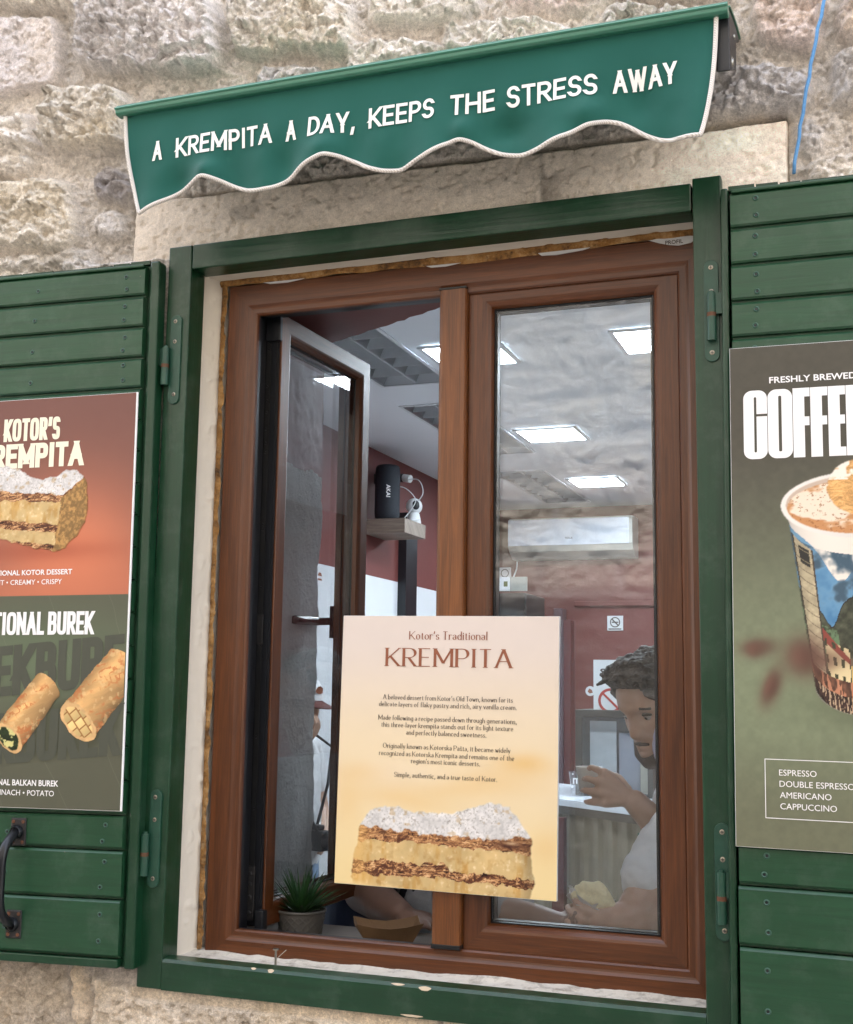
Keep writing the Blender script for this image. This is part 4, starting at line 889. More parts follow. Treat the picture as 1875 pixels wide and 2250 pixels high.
def print_panel(par, name, x0, x1, z0, z1, y, res, paint):
    X, Z = np.meshgrid(np.arange(x0, x1 + res * .5, res), np.arange(z0, z1 + res * .5, res))
    C = np.clip(paint(X, Z), 0, 255)
    return grid_obj(name, X, np.full_like(X, y), Z, M['print'], par, lin(C) * .87, None, False)
P = lambda pts, ox, oz: [(x + ox, z + oz) for x, z in pts]

# ---- white and gold sign standing in the window
SG = empty('dessert_sign', (.5747, .090, 1.4877), 'cream and gold dessert sign hung on the brown mullion', 'sign', None, 0, R(.55))
SG.rotation_euler = (R(-.4), R(.55), 0)
b = MB(); b.box(-.211, .211, -.0038, .0042, -.2470, .2470); b.build('backing_board', M['board_white'], SG, bevel=.0006)
def paint_sign(X, Z):
    t = np.clip((Z + .247) / .494, 0, 1)[..., None]
    top, mid, bot = np.array([231, 217, 208.]), np.array([243, 222, 186.]), np.array([245, 219, 162.])
    C = np.where(t > .45, mid + (top - mid) * ss(.45, .95, t), bot + (mid - bot) * ss(0, .45, t))
    q = fbm(X * 7, Z * 9, 4, 3)
    for cx, cz, sx, sz, a in ((-.15, -.045, .07, .022, .5), (-.08, -.085, .09, .02, .45), (.15, -.02, .045, .016, .75), (.10, -.045, .09, .025, .35), (-.19, -.1, .03, .05, .35), (.19, -.16, .03, .03, .4), (0, -.06, .12, .016, .3)):
        C = over(C, a * np.exp(-((X - cx) / sx) ** 2 - ((Z - cz + .03 * (q - .5)) / sz) ** 2), (236, 194, 128))
    C = over(C, .5 * np.exp(-((X + .1) / .07) ** 2 - ((Z + .045) / .025) ** 2), (244, 228, 205))
    ox, oz = -.5747, -1.4877
    wx = X + .010 * (fbm(X * 60, Z * 60, 3, 4) - .5); wz = Z + .012 * (fbm(X * 70, Z * 70, 13, 4) - .5)
    f = lambda *pt: np.interp(wx, [p[0] + ox for p in pt], [p[1] + oz for p in pt])
    topc = f((.40, 1.33), (.412, 1.348), (.4195, 1.3575), (.4337, 1.3745), (.4598, 1.3850), (.49, 1.382), (.5173, 1.3766), (.5761, 1.3784), (.6239, 1.3886), (.6636, 1.3990), (.698, 1.3955), (.7176, 1.3712), (.737, 1.347), (.75, 1.33))
    body = pmask(wx, wz, P([(.4195, 1.42), (.737, 1.42), (.737, 1.347), (.7444, 1.2775), (.741, 1.2456), (.735, 1.225), (.402, 1.232), (.399, 1.262), (.3999, 1.2865), (.4081, 1.3322)], ox, oz)) * (wz < topc)
    body = blur(body, 2) * ss(1.238 + oz, 1.252 + oz, Z + .012 * (fbm(X * 30, Z * 8, 71, 3) - .5) + .025 * (X + .17) / .34)
    b1 = f((.40, 1.3450), (.4211, 1.3450), (.5639, 1.3430), (.65, 1.335), (.725, 1.3465)); b2 = f((.40, 1.3233), (.4189, 1.3220), (.5641, 1.3230), (.66, 1.318), (.7371, 1.3170))
    b3 = f((.40, 1.285), (.45, 1.287), (.5773, 1.2877), (.60, 1.276), (.7372, 1.2740)); b4 = f((.40, 1.2597), (.50, 1.262), (.5776, 1.2646), (.7372, 1.258))
    for_ = .010 * (fbm(X * 55, Z * 20, 91, 4) - .5); b2 = b2 + for_; b3 = b3 - for_ + .006 * (fbm(X * 120, Z * 30, 95, 3) - .5); b4 = b4 + .012 * (fbm(X * 60, Z * 20, 93, 4) - .5); b1 = b1 + .012 * (fbm(X * 70, Z * 20, 97, 4) - .5)
    I = cream(X, Z, 5, 1)
    I = over(I, (wz > b2).astype(float), flake(X, Z, 25, 1)); I = over(I, ((wz < b3) & (wz > b4)).astype(float), flake(X, Z, 45, 1, .6))
    I = over(I, blur((wz > b1 + .006 * (fbm(X * 90, Z * 30, 9, 3) - .5)).astype(float), 1), sugar(X, Z, 8, 1))
    lf = np.exp(-((X + .165) / .02) ** 2) * (wz < b1); I = over(I, .45 * lf, (240, 186, 104)); rt = ss(.135, .165, X); I = I * (1 - .20 * rt[..., None] * (wz < b1)[..., None])
    ov = np.exp(-((X - .125) / .035) ** 2 - ((Z + .158) / .007) ** 2); I = over(I, .8 * ov, (70, 34, 24)); I = over(I, .8 * np.exp(-((X - .128) / .012) ** 2 - ((Z + .1545) / .003) ** 2), (224, 190, 150))
    halo = blur(body, 9); C = over(C, .35 * halo * (1 - body), (250, 226, 176))
    return over(C, body, I)
pn = print_panel(SG, 'print', -.2105, .2105, -.2465, .2465, -.0043, .00092, paint_sign)
b = MB(); SER = dict(nib=R(10), serif=.030, sq=2.0)
lettering(b, "Kotor's Traditional", .001, .2025, .0166, -.0050, weight=.12, width=.153, align='C', gap=.10, space=.24, wmin=.38, **SER)
lettering(b, 'KREMPITA', .0016, .1510, .0382, -.0050, weight=.150, width=.247, align='C', gap=.115, wmin=.24, nib=R(10), serif=.048)
b.build('title_lettering', M['brown_ink'], SG, recalc=False)
b = MB()
for t, z, w_ in (('A beloved dessert from Kotor\'s Old Town, known for its', .0913, .2515), ('delicate layers of flaky pastry and rich, airy vanilla cream.', .0785, .2663), ('Made following a recipe passed down through generations,', .0535, .2676), ('this three-layer krempita stands out for its light texture', .0407, .2547), ('and perfectly balanced sweetness.', .0278, .1548), ('Originally known as Kotorska Pašta, it became widely', .0023, .2457), ('recognized as Kotorska Krempita and remains one of the', -.0112, .2603), ("region's most iconic desserts.", -.0234, .1327), ('Simple, authentic, and a true taste of Kotor.', -.0494, .1979)):
    lettering(b, t, .0012, z, .0098, -.0050, weight=.115, width=w_, align='C', gap=.115, space=.20, wmin=.48, nib=R(10), serif=.018)
b.build('text_lettering', M['dark_ink'], SG, recalc=False)

# ---- red and olive poster on the left shutter
LP = empty('menu_poster', (-.0255, -.0325, 1.75), 'poster with pastry on a red ground above burek rolls on olive green', 'poster', None, ang, R(-.55))
b = MB(); b.box(-.472, -.0015, -.0080, -.0040, 1.3648 - 1.75, 2.1715 - 1.75); b.build('backing_board', M['board_white'], LP, bevel=.0005)
def roll_img(C, X, Z, A, B, r, fill, s):
    ax, az = A; bx, bz = B; L = math.hypot(bx - ax, bz - az); ux_, uz_ = (bx - ax) / L, (bz - az) / L
    wx = X + .006 * (fbm(X * 60, Z * 60, s, 3) - .5); wz = Z + .006 * (fbm(X * 60, Z * 60, s + 2, 3) - .5)
    t = (wx - ax) * ux_ + (wz - az) * uz_; d = -(wx - ax) * uz_ + (wz - az) * ux_
    rt = r * (1.0 - .10 * np.clip(t / L, 0, 1)); el = .55 * r
    m = (np.abs(d) < rt) & (t > -el * np.sqrt(np.clip(1 - (d / rt) ** 2, 0, 1))) & (t < L + .5 * r * np.sqrt(np.clip(1 - (d / rt) ** 2, 0, 1)))
    n = fbm(X * 70 + d * 120, Z * 60 - t * 40, s + 4, 4); v = rid(X * 55 + t * 60, Z * 55 + d * 50, s + 6, 4)
    sh = .98 - .48 * np.clip(-d / r, 0, 1) ** 2 - .26 * np.clip(d / r, 0, 1) ** 3 + .16 * np.exp(-((d / r - .30) / .28) ** 2)
    I = np.array([224, 176, 116])[None, None] * (sh * (.78 + .34 * n))[..., None]; I = over(I, .70 * ss(.60, .78, v) * ss(.4, .7, n), (196, 108, 60)); I = over(I, .4 * ss(.6, .75, fbm(X * 120, Z * 120, s + 8, 3)), (246, 214, 160))
    C = over(C, blur(m.astype(float), 1), I)
    e = (t / el) ** 2 + (d / (r * .99)) ** 2; C = over(C, blur(((e < 1) & (t < el)).astype(float), 1), np.array([228, 184, 128])[None, None] * (.86 + .24 * fbm(X * 90, Z * 90, s + 11, 3))[..., None])
    e2 = (t / (el * .78)) ** 2 + (d / (r * .78)) ** 2; return over(C, blur((e2 < 1).astype(float), 1), fill(X, Z))
def spinach(X, Z):
    a = fbm(X * 120, Z * 120, 3, 4); b_ = ss(.5, .6, fbm(X * 95, Z * 95, 9, 4)); I = np.array([34, 46, 24])[None, None] * (.6 + a)[..., None]
    return over(I, b_, (222, 212, 140))
def potato(X, Z):
    a = R(38); u = X * math.cos(a) + Z * math.sin(a); v = -X * math.sin(a) + Z * math.cos(a); c = .0185
    iu, iv = u / c, v / c + .35 * np.floor(u / c); fu, fv = iu - np.floor(iu), iv - np.floor(iv); e = np.minimum(np.minimum(fu, 1 - fu), np.minimum(fv, 1 - fv))
    t = _h(np.floor(iu), np.floor(iv), 5); I = np.array([232, 198, 134])[None, None] * (.80 + .25 * t + .12 * fv)[..., None]
    return over(I, 1 - ss(.03, .10, e), (158, 104, 56))
def paint_left(X, Z):
    q = fbm(X * 5, Z * 5, 8, 3); red = np.array([120, 80, 72.])[None, None] * np.ones(X.shape + (1,))
    red = over(red, np.exp(-((X + .14) / .20) ** 2 - ((Z - .10) / .16) ** 2) * .95, (230, 136, 98)); red = over(red, .6 * ss(.13, .03, Z), (206, 120, 88))
    red = over(red, .5 * np.exp(-((X + .20) / .16) ** 2 - ((Z - .112) / .022) ** 2), (150, 70, 50))
    ol = np.array([92, 92, 76.])[None, None] * np.ones(X.shape + (1,)); ol = over(ol, .8 * np.exp(-((X + .2) / .25) ** 2 - ((Z + .10) / .09) ** 2), (104, 120, 92)); ol = ol * (.96 + .08 * q)[..., None]
    line = np.abs(np.sin((X * .9 + Z * .42 + .05 * q) * 26)) < .012; ol = over(ol, .25 * line, (150, 150, 130))
    C = np.where((Z > 1.7730 - 1.75)[..., None], red, ol)
    # pastry slice
    ox, oz = .029, -1.75
    wx = X + .009 * (fbm(X * 70, Z * 70, 3, 4) - .5); wz = Z + .009 * (fbm(X * 70, Z * 70, 13, 4) - .5)
    top = P([(-.52, 2.00), (-.45, 2.03), (-.40, 2.020), (-.3365, 2.034), (-.315, 2.036), (-.285, 2.028), (-.262, 2.012), (-.235, 2.005), (-.205, 2.011), (-.180, 2.020), (-.158, 2.020), (-.142, 2.011)], ox, oz)
    side = P([(-.142, 2.013), (-.132, 1.990), (-.128, 1.946), (-.133, 1.915), (-.150, 1.890), (-.178, 1.866), (-.1977, 1.860)], ox, oz)
    bot = P([(-.1977, 1.860), (-.235, 1.866), (-.30, 1.882), (-.36, 1.900), (-.52, 1.93)], ox, oz)
    body = pmask(wx, wz, top + side + bot)
    I = cream(X, Z, 15, 1.1); g = lambda a, b_: np.interp(wx, [-.50, -.19 + ox, -.12], [a + oz, b_ + oz, b_ + .02 + oz])
    I = over(I, ((wz > g(1.978, 1.958))).astype(float), flake(X, Z, 5, 1.1)); I = over(I, ((wz < g(1.946, 1.912)) & (wz > g(1.932, 1.896))).astype(float), flake(X, Z, 15, 1.1, .5)); I = over(I, (wz < g(1.905, 1.872)).astype(float), flake(X, Z, 19, 1.1, .4))
    sd = pmask(wx, wz, P([(-.120, 2.02), (-.188, 1.965), (-.196, 1.90), (-.205, 1.85), (-.10, 1.85)], ox, oz)); tx = fbm(X * 190 + 2 * fbm(X * 60, Z * 60, 5), Z * 150, 61, 5, .62)
    I = over(I, sd, np.array([186, 142, 84])[None, None] * (.74 + .34 * ss(.3, .75, tx))[..., None])
    I = over(I, pmask(wx, wz, P([(-.60, 2.10), (-.10, 2.10), (-.142, 2.005), (-.185, 1.972), (-.25, 1.978), (-.36, 1.988), (-.60, 1.99)], ox, oz)), sugar(X, Z, 18, 1.2))
    C = over(C, blur(body, 1), I)
    gx = blur(pmask(X, Z, P([(-.30, 1.49), (-.20, 1.56), (-.05, 1.60), (-.04, 1.52), (-.10, 1.475), (-.2, 1.455)], .0255, -1.75)), 12); C = over(C, .35 * gx, (52, 56, 40))
    return C
def paint_left2(X, Z):
    C = paint_left(X, Z)
    return C
pn = print_panel(LP, 'print', -.4705, -.0045, 1.3658 - 1.75, 2.1705 - 1.75, -.0085, .0010, paint_left)
b = MB(); CD = dict(sq=3.6)
lettering(b, "KOTOR'S", -.2347, 2.0855 - 1.75, .0465, -.0092, weight=.175, width=.1285, align='C', gap=.065, **CD)
b.build('title_lettering', M['cream_letter'], LP, recalc=False)
b = MB(); lettering(b, 'KREMPITA', -.2347, 2.030 - 1.75, .0500, -.0092, weight=.215, width=.240, align='C', gap=.06, **CD); b.build('title_lettering', M['cream_letter'], LP, recalc=False)
b = MB(); lettering(b, 'TRADITIONAL BUREK', -.0757, 1.6965 - 1.75, .0450, -.0092, weight=.165, width=.318, align='R', gap=.06, space=.32, **CD); b.build('title_lettering', M['white_ink'], LP, recalc=False)
b = MB()
for t, xr_, z, wd, h, bo in (('TRADITIONAL KOTOR DESSERT', -.1285, 1.8145, .2124, .0103, .022), ('LIGHT • CREAMY • CRISPY', -.1503, 1.7955, .169, .0103, .004), ('TRADITIONAL BALKAN BUREK', -.137, 1.4075, .197, .0113, .022), ('CHEESE • SPINACH • POTATO', -.1455, 1.3888, .197, .0108, .004)):
    v, f = sans(t, xr_, z - 1.75, h, -.0092, wd, 'R', bo); b = MB(); b.add(v, f); b.build('small_lettering', M['white_ink'], LP, recalc=False)
b = MB(); tl = lambda x, y, z: (x, y, z + .085 * (x + .2))
lettering(b, 'UREKBURE', -.0085, 1.583 - 1.75, .098, -.0090, weight=.19, width=.385, align='R', gap=.05, fn=tl, **CD); lettering(b, 'BUREKBUREK', -.0085, 1.452 - 1.75, .098, -.0090, weight=.19, width=.455, align='R', gap=.05, fn=tl, **CD); b.build('ghost_lettering', M['ghost_ink'], LP, recalc=False)
# the two rolls lie over the ghost lettering: cut out as their own printed pieces
def roll_piece(A, B, r, fill, s):
    lo = (min(A[0], B[0]) - r * 1.3, min(A[1], B[1]) - r * 1.3); hi = (min(-.0045, max(A[0], B[0]) + r * 1.3), max(A[1], B[1]) + r * 1.3); res = .0010
    X, Z = np.meshgrid(np.arange(lo[0], hi[0], res), np.arange(lo[1], hi[1], res)); key = np.zeros(X.shape + (3,)) - 500
    C = roll_img(key, X, Z, A, B, r, fill, s); mk = C.min(-1) > -1; qm = mk[:-1, :-1] & mk[1:, 1:] & mk[1:, :-1] & mk[:-1, 1:]
    return grid_obj('burek_print', X, np.full_like(X, -.0096), Z, M['print'], LP, lin(np.clip(C, 0, 255)) * .87, qm, False)
roll_piece((-.252, 1.497 - 1.75), (-.172, 1.597 - 1.75), .038, spinach, 31)
roll_piece((-.101, 1.530 - 1.75), (-.010, 1.637 - 1.75), .048, potato, 51)
def slice_piece():
    res = .0012; X, Z = np.meshgrid(np.arange(-.4705, -.090, res), np.arange(.10, .305, res)); C = paint_left(X, Z)
    ox, oz = .029, -1.75; wx = X + .009 * (fbm(X * 70, Z * 70, 3, 4) - .5); wz = Z + .009 * (fbm(X * 70, Z * 70, 13, 4) - .5)
    poly = P([(-.52, 2.00), (-.45, 2.03), (-.40, 2.020), (-.3365, 2.034), (-.315, 2.036), (-.285, 2.028), (-.262, 2.012), (-.235, 2.005), (-.205, 2.011), (-.180, 2.020), (-.158, 2.020), (-.142, 2.011), (-.142, 2.013), (-.132, 1.990), (-.128, 1.946), (-.133, 1.915), (-.150, 1.890), (-.178, 1.866), (-.1977, 1.860), (-.235, 1.866), (-.30, 1.882), (-.36, 1.900), (-.52, 1.93)], ox, oz)
    mk = pmask(wx, wz, poly) > .5; qm = mk[:-1, :-1] & mk[1:, 1:]
    grid_obj('pastry_print', X, np.full_like(X, -.0096), Z, M['print'], LP, lin(np.clip(C, 0, 255)) * .87, qm, False)
slice_piece()

# ---- coffee poster on the right shutter
CP = empty('coffee_poster', (1.1085, -.0300, 1.75), 'dark olive coffee poster with a painted paper cup', 'poster', None, 0, R(.45))
b = MB(); b.box(-.0035, .462, -.0078, -.0040, 1.3630 - 1.75, 2.1665 - 1.75); b.build('backing_board', M['board_white'], CP, bevel=.0005)
def paint_cup(X, Z):
    t = Z + 1.75; q = fbm(X * 90, Z * 90, 2, 3)
    C = np.array([80, 76, 66.])[None, None] * np.ones(X.shape + (1,)); C = over(C, ss(2.05, 1.70, t) * .9, (124, 130, 104)); C = over(C, .5 * np.exp(-((X - .1) / .2) ** 2 - ((t - 1.60) / .12) ** 2), (146, 158, 124)); C = over(C, ss(1.56, 1.38, t) * .8, (112, 112, 90))
    C = C * (.95 + .10 * q)[..., None]
    cx = .1965; rz = 1.900
    lft = cx - (.1105 - (1.8748 - t) * .1347); rgt = 2 * cx - lft
    bot = 1.618 - .048 * np.sqrt(np.clip(1 - ((X - cx) / .077) ** 2, 0, 1)); body = (X > lft) & (X < rgt) & (t < rz) & (t > bot)
    u = (X - cx) / np.maximum(rgt - cx, .01); th = np.arcsin(np.clip(u, -1, 1)); sh = .62 + .42 * np.cos(th + .45)
    sag = .045 * np.sqrt(np.clip(1 - u ** 2, 0, 1)); v = t + sag          # height along the curved wall
    I = np.array([236, 226, 214.])[None, None] * np.ones(X.shape + (1,)); n = fbm(X * 30, Z * 30, 4, 4); n2 = fbm(X * 120, Z * 120, 14, 3)
    I = over(I, (v < 1.872 - .055 * np.exp(-((u + .35) / .28) ** 2) + .006 * n).astype(float), np.array([112, 156, 188])[None, None] + (n - .5)[..., None] * np.array([140, 120, 90])); I = over(I, ss(.45, .65, n) * (v < 1.865) * (v > 1.74), (70, 92, 108))
    hill = 1.770 + .028 * np.exp(-((u + .12) / .28) ** 2) - .03 * np.exp(-((u + .55) / .15) ** 2) + .006 * n2; I = over(I, (v < hill).astype(float), np.array([70, 72, 58])[None, None] * (.6 + .8 * n2)[..., None]); I = over(I, ((v < hill) & (v > hill - .003)).astype(float), (52, 50, 46))
    I = over(I, ((v < 1.742) & (u < -.45)).astype(float) * ss(.35, .6, n2), (104, 130, 96))
    # bell tower at the left, houses, awnings and crowd below
    tw = (u > -.985) & (u < -.72) & (v < 1.866 - .03 * (u + .98)) & (v > 1.66); I = over(I, tw.astype(float), np.array([206, 190, 156])[None, None] * (.75 + .35 * n2)[..., None]); I = over(I, (tw & (np.abs(v - 1.842) < .014) & (np.abs(u + .85) < .07)).astype(float), (52, 50, 46)); I = over(I, (tw & (np.mod(v * 60, 1) < .10)).astype(float), (132, 120, 98)); I = over(I, (tw & ((u > -.745) | (u < -.965))).astype(float), (78, 70, 60))
    h1 = (u > -.70) & (u < -.28) & (v < 1.723 - .02 * (u + .7)) & (v > 1.655); I = over(I, h1.astype(float), (226, 206, 160)); I = over(I, ((u > -.72) & (u < -.27) & (v > 1.716 - .06 * (u + .7)) & (v < 1.736 - .085 * (u + .7))).astype(float), (146, 72, 62)); I = over(I, (h1 & (np.mod(u * 7 + .1, 1) < .42) & (np.mod(v * 38, 1) < .5)).astype(float), (62, 66, 48))
    h2 = (u > -.27) & (u < 1) & (v < 1.700 + .008 * np.abs(np.mod(u * 6, 1) - .5)) & (v > 1.64); I = over(I, h2.astype(float), (206, 178, 116)); I = over(I, (h2 & (np.mod(u * 9, 1) < .4) & (np.mod(v * 46 + .2, 1) < .5)).astype(float), (60, 58, 44)); I = over(I, ((u > -.27) & (v > 1.690) & (v < 1.702)).astype(float), (110, 100, 82))
    aw = (v < 1.664) & (v > 1.628); I = over(I, aw.astype(float), np.array([96, 66, 52])[None, None] * (.5 + fbm(u * 14, v * 90, 21, 3))[..., None]); I = over(I, aw * ss(.55, .62, fbm(u * 22, v * 60, 29, 2)), (190, 130, 100))
    cr = (v < 1.640) & (v > 1.612); I = over(I, cr.astype(float), np.array([62, 44, 38])[None, None] * (.3 + 1.3 * fbm(u * 40, v * 160, 23, 3))[..., None]); I = over(I, cr * ss(.60, .66, fbm(u * 50, v * 90, 27, 2)), (196, 170, 140))
    pv = v < 1.613 + .004 * n; I = over(I, pv.astype(float), np.array([168, 160, 148])[None, None] * (.8 + .3 * n)[..., None]); I = over(I, (pv & ((np.mod(u * 9 + v * 30, 1) < .05) | (np.mod(v * 90, 1) < .07))).astype(float), (120, 112, 102))
    C = over(C, blur(.5 * np.exp(-((X - cx - .02) / .10) ** 2 - ((t - 1.585) / .03) ** 2), 3), (70, 72, 54))
    C = over(C, blur(body.astype(float), 1), I * sh[..., None])
    e = lambda a, b_, c, d: ((X - a) / c) ** 2 + ((t - b_) / d) ** 2
    C = over(C, blur((e(cx, rz, .1225, .0535) < 1).astype(float), 1), np.array([244, 236, 228])[None, None] * (.86 + .14 * ss(-.1, .1, cx - X))[..., None]); C = over(C, blur((e(cx, rz + .001, .1145, .0465) < 1).astype(float), 1), (206, 184, 166))
    cf = np.array([206, 146, 96])[None, None] * np.ones(X.shape + (1,)); fo = ss(.42, .6, fbm(X * 26, Z * 50, 44, 4) + .25 * np.exp(-((X - cx + .035) / .05) ** 2 - ((t - rz + .012) / .02) ** 2)); cf = over(cf, fo, (246, 228, 206)); cf = over(cf, .6 * ss(.66, .75, fbm(X * 260, Z * 320, 47, 3)), (150, 96, 56))
    C = over(C, blur((e(cx, rz - .003, .1125, .0435) < 1).astype(float), 1), cf)
    pw = X + .008 * (fbm(X * 80, Z * 80, 3, 3) - .5); ps = ((pw - cx - .004) / .056) ** 2 + ((t + .006 * (n - .5) - 1.928) / .045) ** 2 < 1
    pI = flake(X, Z, 65, 1.2) * .35 + np.array([244, 190, 116])[None, None] * .65 * (.85 + .35 * n)[..., None]; pI = over(pI, ss(.5, .65, fbm(X * 70, Z * 70, 72, 3)) * (t > 1.94), (250, 240, 226)); C = over(C, blur(ps.astype(float), 1), pI)
    for bx_, bz_, sx, sz, rt_, a in ((.036, 1.674, .028, .015, .1, .8), (.030, 1.668, .012, .012, 0, .5), (.107, 1.660, .032, .033, 0, .95), (.055, 1.612, .014, .032, -.35, .95), (.145, 1.655, .03, .016, .2, .5)):
        dx, dz = X - bx_, t - bz_; u_ = dx * math.cos(rt_) + dz * math.sin(rt_); v_ = -dx * math.sin(rt_) + dz * math.cos(rt_); g = np.exp(-((u_ / sx) ** 2 + (v_ / sz) ** 2) ** 1.15)
        C = over(C, a * g, (96, 66, 56)); C = over(C, .5 * a * np.exp(-(((u_ + sx * .5) / (sx * .5)) ** 2 + (v_ / (sz * .8)) ** 2)) * g, (132, 92, 78))
    return C
print_panel(CP, 'print', -.0028, .4612, 1.3638 - 1.75, 2.1658 - 1.75, -.0083, .0010, paint_cup)
b = MB(); v, f = sans('FRESHLY BREWED', .0595, 2.1035 - 1.75, .0105, -.0090, .1345, 'L', .018); b.add(v, f)
bk = b.build('small_lettering', M['white_ink'], CP, recalc=False)
def rrect(x0, x1, z0, z1, r, n=8):
    pts = []
    for cx_, cz_, a0 in ((x1 - r, z1 - r, 0), (x0 + r, z1 - r, 90), (x0 + r, z0 + r, 180), (x1 - r, z0 + r, 270)):
        for i in range(n + 1): a = R(a0 + 90 * i / n); pts.append((cx_ + r * math.cos(a), cz_ + r * math.sin(a)))
    return pts
b = MB(); X0, Z0, Z1 = .0178, 1.9785 - 1.75, 2.0925 - 1.75; yy_ = -.0090
for k_, wl in (('C', .0375), ('O', .0385)):
    po, pi_ = rrect(X0, X0 + wl, Z0, Z1, .0135), rrect(X0 + .0168, X0 + wl - .0168, Z0 + .011, Z1 - .011, .0018)
    n = len(po); fs = []
    for i in range(n):
        j = (i + 1) % n
        if k_ == 'C' and i == n - 1:      # the long right side: leave the gap
            (xa, za), (xb, zb) = po[i], po[j]; (xc_, zc_), (xd, zd) = pi_[i], pi_[j]
            gl, gh = Z0 + .0705, Z0 + .0745; b.add([(xa, yy_, za), (xa, yy_, gl), (xc_, yy_, gl), (xc_, yy_, zc_)], [(0, 1, 2, 3)]); b.add([(xb, yy_, zb), (xb, yy_, gh), (xd, yy_, gh), (xd, yy_, zd)], [(0, 1, 2, 3)]); continue
        fs.append((i, j, j + n, i + n))
    b.add([(x, yy_, z) for x, z in po] + [(x, yy_, z) for x, z in pi_], fs); X0 += wl + .0010
for ch in 'FFEE':
    wl = .0262; q = [(X0, X0 + .0178, Z0, Z1), (X0 + .0178, X0 + wl, Z1 - .0145, Z1), (X0 + .0178, X0 + wl - .001, Z0 + .052, Z0 + .0665)] + ([(X0 + .0178, X0 + wl, Z0, Z0 + .0145)] if ch == 'E' else [])
    for x0, x1, z0, z1 in q: b.add([(x0, yy_, z0), (x1, yy_, z0), (x1, yy_, z1), (x0, yy_, z1)], [(0, 1, 2, 3)])
    X0 += wl + .0009
b.build('title_lettering', M['white_ink'], CP, recalc=False)
b = MB()
for i, t in enumerate(('ESPRESSO', 'DOUBLE ESPRESSO', 'AMERICANO', 'CAPPUCCINO')):
    v, f = sans(t, .0642 + .0003 * i, 1.4752 - .0171 * i - 1.75, .0097, -.0090, None, 'L', .0); b.add(v, f)
b.build('menu_lettering', M['white_ink'], CP, recalc=False)
b = MB(); x0, x1, z0, z1, w_ = .0425, .40, 1.4090 - 1.75, 1.5002 - 1.75, .0011
for q in ((x0, x1, z0, z0 + w_), (x0, x1, z1 - w_, z1), (x0, x0 + w_, z0 + w_, z1 - w_), (x1 - w_, x1, z0 + w_, z1 - w_)): b.add([(q[0], -.0090, q[2]), (q[1], -.0090, q[2]), (q[1], -.0090, q[3]), (q[0], -.0090, q[3])], [(0, 1, 2, 3)])
b.build('menu_border', M['white_ink'], CP, recalc=False)
# ================================================================== small things at the window
RP = MB(); n = 40; RP.tube([(1.2816 + .0636 * t + .003 * math.sin(t * 3) + .0012 * math.sin(t * 60), -.016 + .004 * math.sin(t * 5), 2.793 + .319 * t) for t in [(-1.02 + 2.6 * i / n) for i in range(n + 1)]], .0030, 8)
tag(RP.build('blue_rope', M['rope'], None, smooth=True), 'thin blue rope hanging down the rough stone wall', 'rope')
b = MB(); b.tube([(.268, .040, 1.098), (.268, .040, 1.124)], .0022, 8); b.lathe([(.0005, 1.1265), (.0055, 1.1265), (.0055, 1.124), (.002, 1.124)], (.268, .040, 0), 12); b.tube([(.268, .040, 1.107), (.283, .052, 1.123)], .0006, 5)
tag(b.build('nail_peg', M['metal']), 'small galvanised peg standing on the plaster sill', 'peg')

# potted plant
PT = empty('potted_plant', (.205, .275, 1.1003), 'small spiky green plant in a grey pot with a diamond pattern', 'plant')
def dia(a, h, i):
    u = a / (2 * math.pi) * 18; v = h / .0155
    p = abs((u + v) % 1 - .5); q = abs((u - v) % 1 - .5); e = min(p, q)
    k_ = max(0, 1 - e / .07) * (1 if .006 < h < .045 else 0); return -.0012 * (1 - k_) + .0010 * k_
b = MB(); pr = [(.0005, .0), (.036, .0), (.0412, .0015)] + [(.0415 + .0085 * t / 30, .0018 + .0485 * t / 30) for t in range(31)] + [(.0508, .0510), (.0515, .0530), (.0510, .0555), (.0490, .0562), (.0475, .0550), (.0470, .048)]
b.lathe(pr, (0, 0, 0), 216, fn=lambda a, h, i: dia(a, h, i) if 3 <= i <= 33 else 0); b.build('pot', plain('grey pot', (.105, .098, .088), .5, 0, .08, 40), PT, smooth=True)
b = MB(); rs = random.Random(5)
b.lathe([(.0005, .0492), (.020, .0498), (.0472, .0485)], (0, 0, 0), 40, fn=lambda a, h, i: .0)
for i in range(170):
    a, r = rs.uniform(0, 6.28), .045 * math.sqrt(rs.random()); s_ = rs.uniform(.0012, .0026); b.lathe([(.0003, -s_ * .6), (s_, 0), (.0003, s_ * .6)], (r * math.cos(a), r * math.sin(a), .0502), 6)
b.build('soil', plain('dark grit', (.055, .048, .042), .95, 0, .6, 300), PT)
b = MB()
